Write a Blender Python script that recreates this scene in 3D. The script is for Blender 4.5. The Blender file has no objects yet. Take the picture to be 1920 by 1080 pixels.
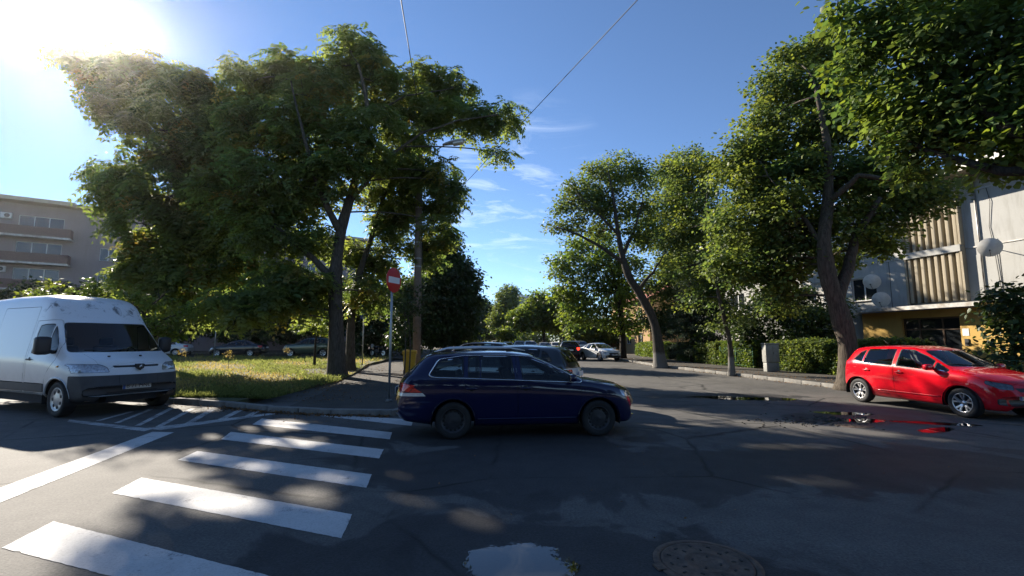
import bpy, bmesh, math, random
import numpy as np
from mathutils import Vector, Matrix
from mathutils.bvhtree import BVHTree

random.seed(7)
RNG = np.random.default_rng(11)
S = bpy.context.scene
COL = S.collection
PI = math.pi
R = math.radians

# ------------------------------------------------------------------ camera
F_PX, HORIZON, EYE = 870.0, 638.0, 1.67
PITCH = math.atan((HORIZON - 540) / F_PX)
cam = bpy.data.cameras.new('camera')
cam_o = bpy.data.objects.new('camera', cam)
COL.objects.link(cam_o)
cam.sensor_width = 36.0
cam.lens = F_PX / 1920 * 36.0
cam.clip_start = 0.05
cam.clip_end = 3000
cam_o.location = (0, 0, EYE)
cam_o.rotation_euler = (PI / 2 + PITCH, 0, 0)
S.camera = cam_o

# ------------------------------------------------------------------ sun, sky, exposure
SUN_EL, SUN_AZ = R(26.4), R(-44.4)          # azimuth measured from +Y towards +X
sun_dir = Vector((math.sin(SUN_AZ) * math.cos(SUN_EL), math.cos(SUN_AZ) * math.cos(SUN_EL), math.sin(SUN_EL)))
sl = bpy.data.lights.new('sun', 'SUN')
sl.energy = 5.0
sl.angle = R(0.53)
sl.color = (1.0, 0.90, 0.76)
sun = bpy.data.objects.new('sun', sl)
COL.objects.link(sun)
sun.rotation_euler = sun_dir.to_track_quat('Z', 'Y').to_euler()
sun.location = (0, 0, 40)

W = bpy.data.worlds.new('World')
S.world = W
W.use_nodes = True
nt = W.node_tree
nt.nodes.clear()
wo = nt.nodes.new('ShaderNodeOutputWorld')
bg = nt.nodes.new('ShaderNodeBackground')
bg.inputs['Strength'].default_value = 0.09
sky = nt.nodes.new('ShaderNodeTexSky')
sky.sky_type = 'NISHITA'
sky.sun_disc = False
sky.sun_elevation = SUN_EL
sky.sun_rotation = SUN_AZ
sky.air_density = 0.68
sky.dust_density = 0.01
sky.ozone_density = 3.0
sky.altitude = 80
# thin cirrus low over the end of the street
tc = nt.nodes.new('ShaderNodeTexCoord')
mp = nt.nodes.new('ShaderNodeMapping')
mp.inputs['Scale'].default_value = (2.2, 2.0, 11.0)
mp.inputs['Rotation'].default_value = (0.0, R(-14), 0.0)
nz = nt.nodes.new('ShaderNodeTexNoise')
nz.inputs['Scale'].default_value = 2.3
nz.inputs['Detail'].default_value = 9.0
nz.inputs['Roughness'].default_value = 0.62
nz.inputs['Distortion'].default_value = 0.9
rp = nt.nodes.new('ShaderNodeValToRGB')
rp.color_ramp.elements[0].position = 0.54
rp.color_ramp.elements[1].position = 0.80
ds = nt.nodes.new('ShaderNodeVectorMath')
ds.operation = 'DISTANCE'
ds.inputs[1].default_value = (0.0, 0.957, 0.285)
mr = nt.nodes.new('ShaderNodeMapRange')
mr.inputs['From Min'].default_value = 0.05
mr.inputs['From Max'].default_value = 0.24
mr.inputs['To Min'].default_value = 1.0
mr.inputs['To Max'].default_value = 0.0
mm = nt.nodes.new('ShaderNodeMath'); mm.operation = 'MULTIPLY'
m2 = nt.nodes.new('ShaderNodeMath'); m2.operation = 'MULTIPLY'; m2.inputs[1].default_value = 0.75
mx = nt.nodes.new('ShaderNodeMix'); mx.data_type = 'RGBA'
mx.inputs['B'].default_value = (6.2, 7.0, 8.2, 1)
L_ = nt.links.new
L_(tc.outputs['Generated'], mp.inputs['Vector']); L_(mp.outputs['Vector'], nz.inputs['Vector'])
L_(nz.outputs['Fac'], rp.inputs['Fac'])
L_(tc.outputs['Generated'], ds.inputs[0]); L_(ds.outputs['Value'], mr.inputs['Value'])
L_(rp.outputs['Color'], mm.inputs[0]); L_(mr.outputs['Result'], mm.inputs[1])
L_(mm.outputs['Value'], m2.inputs[0]); L_(m2.outputs['Value'], mx.inputs['Factor'])
hs = nt.nodes.new('ShaderNodeHueSaturation'); hs.inputs['Saturation'].default_value = 1.03
L_(sky.outputs['Color'], hs.inputs['Color']); L_(hs.outputs['Color'], mx.inputs['A']); L_(mx.outputs['Result'], bg.inputs['Color'])
L_(bg.outputs['Background'], wo.inputs['Surface'])

S.view_settings.view_transform = 'Standard'
S.view_settings.look = 'None'
S.view_settings.gamma = 1.0
S.view_settings.use_curve_mapping = False
S.view_settings.exposure = 1.25
S.render.engine = 'CYCLES'
S.cycles.use_denoising = True
S.cycles.max_bounces = 8
S.cycles.diffuse_bounces = 3
S.cycles.glossy_bounces = 3
S.cycles.transmission_bounces = 4
S.cycles.transparent_max_bounces = 12
S.cycles.volume_bounces = 0
S.cycles.sample_clamp_indirect = 6.0
S.cycles.caustics_reflective = False
S.cycles.caustics_refractive = False


# ------------------------------------------------------------------ helpers
def ray(u, v):
    c, s = math.cos(PITCH), math.sin(PITCH)
    x = (u - 960) / F_PX
    y = -(v - 540) / F_PX
    return Vector((x, c - s * y, s + c * y))


def G(u, v, z=0.0):
    d = ray(u, v)
    t = (z - EYE) / d.z
    return Vector((d.x * t, d.y * t, z))


def P(u, v, Y):
    d = ray(u, v)
    t = Y / d.y
    return Vector((d.x * t, Y, EYE + d.z * t))


def tag(o, label=None, cat=None, group=None, kind=None):
    if label: o['label'] = label
    if cat: o['category'] = cat
    if group: o['group'] = group
    if kind: o['kind'] = kind
    return o


def empty(name, loc=(0, 0, 0), rz=0.0, label=None, cat=None, group=None, scale=1.0):
    o = bpy.data.objects.new(name, None)
    COL.objects.link(o)
    o.location = loc
    o.rotation_euler = (0, 0, rz)
    o.scale = (scale,) * 3
    o.empty_display_size = 0.2
    return tag(o, label, cat, group)


def link(name, me, parent=None):
    o = bpy.data.objects.new(name, me)
    COL.objects.link(o)
    if parent: o.parent = parent
    return o


def children(o):
    return [c for c in bpy.data.objects if c.parent == o]


def copy_tree(o, parent=None):
    c = o.copy()
    COL.objects.link(c)
    c.parent = parent
    for ch in o.children:
        copy_tree(ch, c)
    return c


class MB:
    """collects simple shapes, then becomes one mesh object"""
    def __init__(s):
        s.v, s.f, s.m, s.sm = [], [], [], []

    def add(s, vs, fs, mat=0, smooth=False):
        b = len(s.v)
        s.v += [tuple(p) for p in vs]
        for f in fs:
            s.f.append(tuple(b + i for i in f)); s.m.append(mat); s.sm.append(smooth)

    def box(s, c, d, rz=0.0, mat=0, M=None):
        hx, hy, hz = d[0] / 2, d[1] / 2, d[2] / 2
        ca, sa = math.cos(rz), math.sin(rz)
        vs = []
        for z in (-hz, hz):
            for x, y in ((-hx, -hy), (hx, -hy), (hx, hy), (-hx, hy)):
                vs.append((c[0] + x * ca - y * sa, c[1] + x * sa + y * ca, c[2] + z))
        if M is not None: vs = [M @ Vector(p) for p in vs]
        s.add(vs, [(3, 2, 1, 0), (4, 5, 6, 7), (0, 1, 5, 4), (1, 2, 6, 5), (2, 3, 7, 6), (3, 0, 4, 7)], mat)

    def bbox(s, c, d, bev=0.02, mat=0, M=None):
        """box with bevelled vertical and horizontal edges"""
        bm = bmesh.new()
        bmesh.ops.create_cube(bm, size=1.0)
        for v in bm.verts:
            v.co = Vector((v.co.x * d[0], v.co.y * d[1], v.co.z * d[2]))
        bmesh.ops.bevel(bm, geom=bm.edges[:], offset=min(bev, min(d) * 0.45), segments=2, profile=0.6, affect='EDGES')
        T = Matrix.Translation(Vector(c))
        if M is not None: T = M @ T
        vs = [T @ v.co for v in bm.verts]
        bm.verts.index_update()
        s.add(vs, [[v.index for v in f.verts] for f in bm.faces], mat, True)
        bm.free()

    def tube(s, pts, rad, n=8, mat=0, caps=True, smooth=True, closed=False):
        pts = [Vector(p) for p in pts]
        k = len(pts)
        if not hasattr(rad, '__len__'): rad = [rad] * k
        b = len(s.v)
        prev = None
        for i, p in enumerate(pts):
            if closed: t = pts[(i + 1) % k] - pts[i - 1]
            else: t = pts[min(i + 1, k - 1)] - pts[max(i - 1, 0)]
            t.normalize()
            if prev is None:
                a = Vector((0, 0, 1)) if abs(t.z) < 0.9 else Vector((1, 0, 0))
                n1 = t.cross(a).normalized()
            else:
                n1 = (prev - t * prev.dot(t)).normalized()
            prev = n1
            n2 = t.cross(n1)
            for j in range(n):
                a = 2 * PI * j / n
                s.v.append(tuple(p + (n1 * math.cos(a) + n2 * math.sin(a)) * rad[i]))
        rng = k if closed else k - 1
        for i in range(rng):
            for j in range(n):
                i2 = (i + 1) % k
                s.f.append((b + i * n + j, b + i * n + (j + 1) % n, b + i2 * n + (j + 1) % n, b + i2 * n + j))
                s.m.append(mat); s.sm.append(smooth)
        if caps and not closed:
            s.f.append(tuple(b + j for j in range(n))[::-1]); s.m.append(mat); s.sm.append(False)
            s.f.append(tuple(b + (k - 1) * n + j for j in range(n))); s.m.append(mat); s.sm.append(False)

    def lathe(s, prof, n=24, axis='z', M=None, mat=0, smooth=True):
        """prof: (radius, height) pairs about an axis"""
        b = len(s.v)
        for r, h in prof:
            for j in range(n):
                a = 2 * PI * j / n
                x, y = r * math.cos(a), r * math.sin(a)
                p = Vector((x, y, h)) if axis == 'z' else (Vector((x, h, y)) if axis == 'y' else Vector((h, x, y)))
                s.v.append(tuple(M @ p if M is not None else p))
        for i in range(len(prof) - 1):
            for j in range(n):
                s.f.append((b + i * n + j, b + i * n + (j + 1) % n, b + (i + 1) * n + (j + 1) % n, b + (i + 1) * n + j))
                s.m.append(mat); s.sm.append(smooth)

    def prism(s, poly, z0, z1, mat=0, top_mat=None):
        n = len(poly)
        vs = [(p[0], p[1], z0) for p in poly] + [(p[0], p[1], z1) for p in poly]
        s.add(vs, [tuple(range(n, 2 * n))], mat if top_mat is None else top_mat)
        s.add(vs, [tuple(range(n))[::-1]] + [(i, (i + 1) % n, n + (i + 1) % n, n + i) for i in range(n)], mat)

    def build(s, name, mats, parent=None, recalc=False):
        me = bpy.data.meshes.new(name)
        me.from_pydata(s.v, [], s.f)
        for m in (mats if isinstance(mats, (list, tuple)) else [mats]): me.materials.append(m)
        me.polygons.foreach_set('material_index', s.m)
        me.polygons.foreach_set('use_smooth', s.sm)
        if recalc:
            bm = bmesh.new(); bm.from_mesh(me)
            bmesh.ops.recalc_face_normals(bm, faces=bm.faces[:]); bm.to_mesh(me); bm.free()
        me.update()
        return link(name, me, parent)


def np_mesh(name, V, Q, mats, col=None, smooth=False):
    me = bpy.data.meshes.new(name)
    V = np.ascontiguousarray(V, dtype=np.float32)
    Q = np.ascontiguousarray(Q, dtype=np.int32)
    k = Q.shape[1]
    me.vertices.add(len(V)); me.vertices.foreach_set('co', V.ravel())
    me.loops.add(Q.size); me.loops.foreach_set('vertex_index', Q.ravel())
    me.polygons.add(len(Q))
    me.polygons.foreach_set('loop_start', np.arange(0, Q.size, k, dtype=np.int32))
    me.polygons.foreach_set('loop_total', np.full(len(Q), k, dtype=np.int32))
    if smooth: me.polygons.foreach_set('use_smooth', np.ones(len(Q), dtype=bool))
    for m in (mats if isinstance(mats, (list, tuple)) else [mats]): me.materials.append(m)
    me.update(calc_edges=True)
    if col is not None:
        a = me.color_attributes.new('tint', 'FLOAT_COLOR', 'POINT')
        c4 = np.ones((len(V), 4), dtype=np.float32); c4[:, :3] = col
        a.data.foreach_set('color', c4.ravel())
    return me


# ------------------------------------------------------------------ materials
class NT:
    def __init__(s, name):
        s.m = bpy.data.materials.new(name); s.m.use_nodes = True
        s.t = s.m.node_tree; s.t.nodes.clear()
        s.out = s.t.nodes.new('ShaderNodeOutputMaterial')

    def n(s, typ, props=None, **ins):
        nd = s.t.nodes.new('ShaderNode' + typ)
        for k, v in (props or {}).items(): setattr(nd, k, v)
        for k, v in ins.items():
            key = k.replace('_', ' ')
            sock = nd.inputs[int(k[1:])] if k[0] == 'i' and k[1:].isdigit() else nd.inputs[key]
            s.set(sock, v)
        return nd

    def set(s, sock, v):
        if isinstance(v, bpy.types.NodeSocket): s.t.links.new(v, sock)
        elif isinstance(v, (tuple, list)) and len(v) == 3 and sock.type == 'RGBA': sock.default_value = (*v, 1)
        else: sock.default_value = v

    def noise(s, vec, scale, detail=6, rough=0.55, dist=0.0):
        return s.n('TexNoise', Vector=vec, Scale=scale, Detail=float(detail), Roughness=rough, Distortion=dist).outputs['Fac']

    def ramp(s, f, *stops):
        r = s.n('ValToRGB', Fac=f)
        e = r.color_ramp.elements
        while len(e) < len(stops): e.new(0.5)
        for el, (p, c) in zip(e, stops):
            el.position = p
            el.color = (c, c, c, 1) if not hasattr(c, '__len__') else (*c, 1)
        return r.outputs['Color']

    def mix(s, f, a, b, blend='MIX'):
        x = s.n('Mix', {'data_type': 'RGBA', 'blend_type': blend})
        s.set(x.inputs[0], f); s.set(x.inputs[6], a); s.set(x.inputs[7], b)
        return x.outputs[2]

    def math(s, op, a, b=0.0, clamp=False):
        x = s.n('Math', {'operation': op, 'use_clamp': clamp})
        s.set(x.inputs[0], a); s.set(x.inputs[1], b)
        return x.outputs[0]

    def bump(s, h, strength=0.3, dist=0.01):
        return s.n('Bump', Height=h, Strength=strength, Distance=dist).outputs['Normal']

    def coord(s, kind='Object'):
        return s.n('TexCoord').outputs[kind]

    def done(s, sh):
        s.t.links.new(sh, s.out.inputs['Surface']); return s.m

    def bsdf(s, **k):
        nd = s.t.nodes.new('ShaderNodeBsdfPrincipled')
        for key, v in k.items(): s.set(nd.inputs[key.replace('_', ' ')], v)
        return nd.outputs[0]


def flat(name, col, rough=0.6, metal=0.0, var=0.12, scale=8.0, bump=0.0, spec=0.5, dirt=None, coat=0.0):
    """plain surface with a little mottling"""
    t = NT(name)
    c = t.coord()
    n = t.noise(c, scale, 6)
    lo = tuple(x * (1 - var) for x in col); hi = tuple(min(1, x * (1 + var)) for x in col)
    cc = t.ramp(n, (0.3, lo), (0.7, hi))
    if dirt:
        d = t.noise(c, scale * 0.35, 8, 0.65)
        cc = t.mix(t.ramp(d, (0.48, 0.0), (0.68, 0.75)), cc, dirt)
    k = dict(Base_Color=cc, Roughness=rough, Metallic=metal, Specular_IOR_Level=spec, Coat_Weight=coat)
    if bump:
        k['Normal'] = t.bump(t.noise(c, scale * 5, 4), bump, 0.01)
    return t.done(t.bsdf(**k))


def glass_mat(name, tint=(0.55, 0.62, 0.6), refl=1.0):
    t = NT(name)
    fr = t.n('Fresnel', IOR=1.5).outputs[0]
    tr = t.n('BsdfTransparent', Color=tint).outputs[0]
    gl = t.n('BsdfGlossy', Color=(refl,) * 3, Roughness=0.01).outputs[0]
    m = t.n('MixShader', Fac=fr); t.set(m.inputs[1], tr); t.set(m.inputs[2], gl)
    return t.done(m.outputs[0])


def leaf_mat(name, col, trans=0.4, tcol=None, rough=0.5, spec=0.4):
    t = NT(name)
    a = t.n('Attribute', {'attribute_name': 'tint'}).outputs['Color']
    cc = t.mix(1.0, a, col, 'MULTIPLY')
    tc_ = t.mix(1.0, a, tcol or tuple(min(1, x * 1.9) for x in col), 'MULTIPLY')
    p = t.bsdf(Base_Color=cc, Roughness=rough, Specular_IOR_Level=spec)
    tl = t.n('BsdfTranslucent', Color=tc_).outputs[0]
    m = t.n('MixShader', Fac=trans); t.set(m.inputs[1], p); t.set(m.inputs[2], tl)
    return t.done(m.outputs[0])


def bark_mat(name, lo, hi, white_below=None):
    t = NT(name)
    c = t.coord()
    mpn = t.n('Mapping', Vector=c, Scale=(9, 9, 1.6)).outputs[0]
    n = t.noise(mpn, 2.2, 9, 0.65, 0.4)
    cc = t.ramp(n, (0.32, lo), (0.68, hi))
    if white_below:
        z = t.n('SeparateXYZ', Vector=c).outputs['Z']
        wob = t.math('ADD', z, t.math('MULTIPLY', t.noise(c, 6, 4), 0.35))
        f = t.ramp(t.math('DIVIDE', wob, white_below * 2), (0.50, 1.0), (0.60, 0.0))
        cc = t.mix(t.math('MULTIPLY', f, 0.6), cc, (0.24, 0.23, 0.21))
    return t.done(t.bsdf(Base_Color=cc, Roughness=0.9, Specular_IOR_Level=0.2, Normal=t.bump(n, 0.9, 0.03)))


def paint_mat(name, col, metal=0.0, rough=0.35, dust=0.25, dust_col=(0.22, 0.2, 0.17), coat=1.0):
    """car paint: clear coat over colour, thin road dust that thickens towards the sills"""
    t = NT(name)
    c = t.coord()
    z = t.n('SeparateXYZ', Vector=c).outputs['Z']
    n = t.noise(c, 7, 8, 0.65)
    low = t.n('MapRange', Value=z, From_Min=0.65, From_Max=0.15, To_Min=0.05, To_Max=1.0).outputs[0]
    f = t.math('MULTIPLY', t.math('MULTIPLY', low, t.ramp(n, (0.3, 0.2), (0.75, 1.0))), dust, True)
    cc = t.mix(f, col, dust_col)
    rr = t.math('ADD', t.math('MULTIPLY', n, 0.06), 0.02)
    cw = t.math('SUBTRACT', coat, t.math('MULTIPLY', f, 1.0), True)
    return t.done(t.bsdf(Base_Color=cc, Metallic=metal, Roughness=rough, Coat_Weight=cw, Coat_Roughness=rr, Specular_IOR_Level=.12))


M = {}
M['chrome'] = flat('chrome', (0.75, 0.75, 0.75), 0.14, 1.0, 0.03)
M['alloy'] = flat('alloy', (0.62, 0.62, 0.63), 0.28, 0.85, 0.05)
M['steel_dark'] = flat('steel_dark', (0.035, 0.035, 0.038), 0.5, 0.2, 0.3)
M['tyre'] = flat('tyre', (0.014, 0.014, 0.015), 0.75, 0, 0.3, 14, 0.2, dirt=(0.03, 0.028, 0.025))
M['black_plastic'] = flat('black_plastic', (0.018, 0.018, 0.02), 0.5, 0, 0.2, 6, 0.05)
M['bumper_grey'] = flat('bumper_grey', (0.045, 0.046, 0.05), 0.6, 0, 0.2, 6, 0.1, dirt=(0.075, 0.07, 0.065))
M['rubber'] = flat('rubber', (0.01, 0.01, 0.01), 0.6, 0, 0.2)
M['interior'] = flat('interior', (0.016, 0.016, 0.018), 0.85, 0, 0.2)
M['seat_fabric'] = flat('seat_fabric', (0.03, 0.03, 0.034), 0.9, 0, 0.25, 30)
M['seat_light'] = flat('seat_light', (0.2, 0.19, 0.17), 0.9, 0, 0.2, 30)
M['glass'] = glass_mat('glass', (0.62, 0.7, 0.69))
M['glass_mid'] = glass_mat('glass_mid', (0.42, 0.47, 0.48))
M['glass_dark'] = glass_mat('glass_dark', (0.22, 0.25, 0.26))
M['lamp_clear'] = flat('lamp_clear', (0.42, 0.43, 0.45), 0.08, 0.5, 0.5, 26, 0.0, coat=1.0)
M['lamp_smoke'] = flat('lamp_smoke', (0.08, 0.09, 0.10), 0.08, 0.4, 0.6, 20, 0.0, coat=1.0)
M['lamp_red'] = flat('lamp_red', (0.68, 0.014, 0.016), 0.12, 0, 0.3, 20, coat=1.0)
M['lamp_amber'] = flat('lamp_amber', (0.6, 0.22, 0.03), 0.12, 0, 0.2, 20, coat=1.0)
M['lamp_white'] = flat('lamp_white', (0.7, 0.66, 0.62), 0.12, 0, 0.1, 20, coat=1.0)
M['plate'] = flat('plate', (0.72, 0.72, 0.70), 0.4, 0, 0.05)
M['plate_blue'] = flat('plate_blue', (0.03, 0.12, 0.5), 0.4, 0, 0.05)
M['black_ink'] = flat('black_ink', (0.012, 0.012, 0.012), 0.5, 0, 0.05)


def emit_mat(name, col, st):
    t = NT(name)
    return t.done(t.bsdf(Base_Color=col, Roughness=0.2, Emission_Color=col, Emission_Strength=st))


M['brake_on'] = emit_mat('brake_on', (0.9, 0.03, 0.01), 2.2)

# ------------------------------------------------------------------ vehicles
def smooth_curve(pts, xs, sig):
    """piecewise linear curve, rounded with a small gaussian"""
    px = [p[0] for p in pts]; pz = [p[1] for p in pts]
    d = 0.01
    g = np.arange(xs.min() - 0.5, xs.max() + 0.5, d)
    z = np.interp(g, px, pz)
    # keep the end slopes when smoothing
    s0 = (pz[1] - pz[0]) / (px[1] - px[0]); s1 = (pz[-1] - pz[-2]) / (px[-1] - px[-2])
    z = np.where(g < px[0], pz[0] + np.clip((g - px[0]) * s0, -0.08, 0.08), z)
    z = np.where(g > px[-1], pz[-1] + np.clip((g - px[-1]) * s1, -0.08, 0.08), z)
    k = np.exp(-0.5 * (np.arange(-40, 41) * d / sig) ** 2); k /= k.sum()
    return np.interp(xs, g, np.convolve(z, k, 'same'))


def chaikin(P_, it):
    for _ in range(it):
        a = P_[:, :-1] * 0.75 + P_[:, 1:] * 0.25
        b = P_[:, :-1] * 0.25 + P_[:, 1:] * 0.75
        mid = np.empty((P_.shape[0], a.shape[1] * 2, P_.shape[2]))
        mid[:, 0::2] = a; mid[:, 1::2] = b
        P_ = np.concatenate([P_[:, :1], mid, P_[:, -1:]], axis=1)
    return P_


def round_poly(pts, r=0.03, n=3):
    out = []
    k = len(pts)
    for i in range(k):
        a, b, c = Vector(pts[i - 1]), Vector(pts[i]), Vector(pts[(i + 1) % k])
        u, w = (a - b), (c - b)
        rr = min(r, u.length * 0.45, w.length * 0.45)
        p0 = b + u.normalized() * rr; p1 = b + w.normalized() * rr
        for j in range(n + 1):
            t = j / n
            out.append(tuple(p0 * (1 - t) ** 2 + b * 2 * t * (1 - t) + p1 * t * t))
    return out


def in_poly(pt, poly):
    x, y = pt; c = False; j = len(poly) - 1
    for i in range(len(poly)):
        xi, yi = poly[i]; xj, yj = poly[j]
        if (yi > y) != (yj > y) and x < (xj - xi) * (y - yi) / (yj - yi + 1e-12) + xi: c = not c
        j = i
    return c


def cut_poly(bm, poly, U, V, keep):
    """cut the polygon's outline (in the plane of U and V) into the faces that keep() admits; returns the faces inside"""
    us = [p[0] for p in poly]; vs = [p[1] for p in poly]
    lo_u, hi_u, lo_v, hi_v = min(us) - 1e-4, max(us) + 1e-4, min(vs) - 1e-4, max(vs) + 1e-4

    def cand():
        out = []
        for f in bm.faces:
            if not keep(f): continue
            a = [v.co.dot(U) for v in f.verts]; b = [v.co.dot(V) for v in f.verts]
            if max(a) < lo_u or min(a) > hi_u or max(b) < lo_v or min(b) > hi_v: continue
            out.append(f)
        return out
    k = len(poly)
    for i in range(k):
        p, q = poly[i], poly[(i + 1) % k]
        du, dv = q[0] - p[0], q[1] - p[1]
        if du * du + dv * dv < 1e-8: continue
        no = (U * dv - V * du).normalized()
        co = U * p[0] + V * p[1]
        fs = cand()
        geom = list({e for f in fs for e in f.edges}) + list({v for f in fs for v in f.verts}) + fs
        bmesh.ops.bisect_plane(bm, geom=geom, dist=1e-5, plane_co=co, plane_no=no)
    return [f for f in cand() if in_poly((f.calc_center_median().dot(U), f.calc_center_median().dot(V)), poly)]


def take(bm, faces):
    """move faces into a bmesh of their own"""
    nb = bmesh.new(); mp_ = {}
    for f in faces:
        vs = []
        for v in f.verts:
            if v not in mp_: mp_[v] = nb.verts.new(v.co)
            vs.append(mp_[v])
        try:
            g = nb.faces.new(vs); g.smooth = True; g.material_index = f.material_index
        except ValueError:
            pass
    bmesh.ops.delete(bm, geom=faces, context='FACES')
    nb.normal_update()
    return nb


def bm_obj(name, bm, mats, parent, sharp=38):
    me = bpy.data.meshes.new(name)
    for f in bm.faces: f.smooth = True
    bm.to_mesh(me); bm.free()
    for m in (mats if isinstance(mats, (list, tuple)) else [mats]): me.materials.append(m)
    me.set_sharp_from_angle(angle=R(sharp))
    return link(name, me, parent)


def shrink(bm, d, gap_mat=None, push=0.0):
    """pull a panel's outline in by d, so a shut line stays open; or give the rim a material"""
    r = bmesh.ops.inset_region(bm, faces=bm.faces[:], thickness=d, use_boundary=True, use_even_offset=True)
    if gap_mat is None: bmesh.ops.delete(bm, geom=r['faces'], context='FACES')
    else:
        for f in r['faces']: f.material_index = gap_mat
    if push:
        bm.normal_update()
        for v in bm.verts: v.co -= v.normal * push


X_, Y_, Z_ = Vector((1, 0, 0)), Vector((0, 1, 0)), Vector((0, 0, 1))


def make_wheel(root, x, side, y, Rt, wt, style, dirt=None):
    """tyre > rim; side -1 is the car's right"""
    T = Matrix.Translation((x, side * y, Rt)) @ (Matrix.Rotation(PI, 4, 'Z') if side < 0 else Matrix.Identity(4))
    # local outward is +y
    w = wt / 2; rr = Rt * 0.66
    mb = MB()
    mb.lathe([(rr, -w), (Rt * 0.92, -w), (Rt * 0.985, -w * 0.75), (Rt, -w * 0.3), (Rt, w * 0.3), (Rt * 0.985, w * 0.78), (Rt * 0.93, w), (Rt * 0.8, w * 1.04), (rr, w * 0.9)], 36, 'y', T)
    t = mb.build('wheel', M['tyre'], root, recalc=True)
    mb = MB()
    if style == 'alloy5':
        mb.lathe([(rr, w * .9), (rr * .97, w * .92), (rr * .92, w * .8), (rr * .9, w * .1), (rr * .3, w * .05), (0.01, w * .05)], 36, 'y', T, 1)
        mb.lathe([(rr * 1.0, w * .93), (rr * .93, w * .97), (rr * .9, w * .85)], 36, 'y', T, 0)
        for k in range(5):
            a = 2 * PI * k / 5 + 0.3
            for da in (-0.26, 0.26):
                pts = []
                for r, wd, oy in ((0.16, .030, .55), (0.5, .028, .74), (0.93, .042, .86)):
                    a2 = a + da * (0.35 + 0.65 * r) * (1.0 if r > .2 else .7)
                    c = Vector((math.cos(a2) * rr * r, w * oy, math.sin(a2) * rr * r))
                    tn = Vector((-math.sin(a2), 0, math.cos(a2))) * wd * .5 * Rt / .3
                    pts.append((c, tn))
                vs = []
                for c, tn in pts:
                    vs += [c - tn, c + tn, c - tn * 1.1 - Y_ * .025, c + tn * 1.1 - Y_ * .025]
                vs = [T @ v for v in vs]
                fs = []
                for i in range(2):
                    b = i * 4
                    fs += [(b, b + 1, b + 5, b + 4), (b + 2, b, b + 4, b + 6), (b + 1, b + 3, b + 7, b + 5)]
                mb.add(vs, fs, 0)
        mb.lathe([(rr * .22, w * .5), (rr * .2, w * .72), (0.002, w * .74)], 16, 'y', T, 0)
        mats = [M['alloy'], M['steel_dark']]
    elif style == 'steel':
        mb.lathe([(rr, w * .9), (rr * .95, w * .93), (rr * .9, w * .6), (rr * .84, w * .45), (rr * .62, w * .5), (rr * .5, w * .62), (rr * .28, w * .55), (rr * .2, w * .62), (0.002, w * .63)], 36, 'y', T, 0)
        for k in range(14):
            a = 2 * PI * k / 14
            c = T @ Vector((math.cos(a) * rr * .76, w * .5, math.sin(a) * rr * .76))
            mb.lathe([(0.021, .004), (0.019, .006), (0.001, .006)], 8, 'y', Matrix.Translation(c) @ T.to_3x3().to_4x4(), 1)
        mats = [M['rim_' + (dirt or 'dark')], M['rubber']]
    else:
        mb.lathe([(rr, w * .9), (rr * .95, w * .95), (rr * .88, w * .75), (rr * .5, w * .85), (rr * .2, w * .95), (0.002, w * .96)], 30, 'y', T, 0)
        for k in range(7):
            a = 2 * PI * k / 7
            c = T @ Vector((math.cos(a) * rr * .66, w * .80, math.sin(a) * rr * .66))
            mb.lathe([(0.036, .0), (0.034, .006), (0.001, .006)], 8, 'y', Matrix.Translation(c) @ T.to_3x3().to_4x4(), 1)
        mats = [M['rim_silver'], M['rubber']]
    mb.build('rim', mats, t, recalc=True)


M['rim_dark'] = flat('rim_dark', (0.045, 0.045, 0.05), 0.45, 0.3, 0.3, 12, dirt=(0.05, 0.045, 0.04))
M['rim_silver'] = flat('rim_silver', (0.45, 0.45, 0.46), 0.35, 0.6, 0.15, 12, dirt=(0.2, 0.18, 0.15))

M['rail_silver'] = flat('rail_silver', (.62, .63, .65), .4, .4, .05)
PAINT = {}


def paint(name, col, **k):
    if name not in PAINT: PAINT[name] = paint_mat(name, col, **k)
    return PAINT[name]


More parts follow.
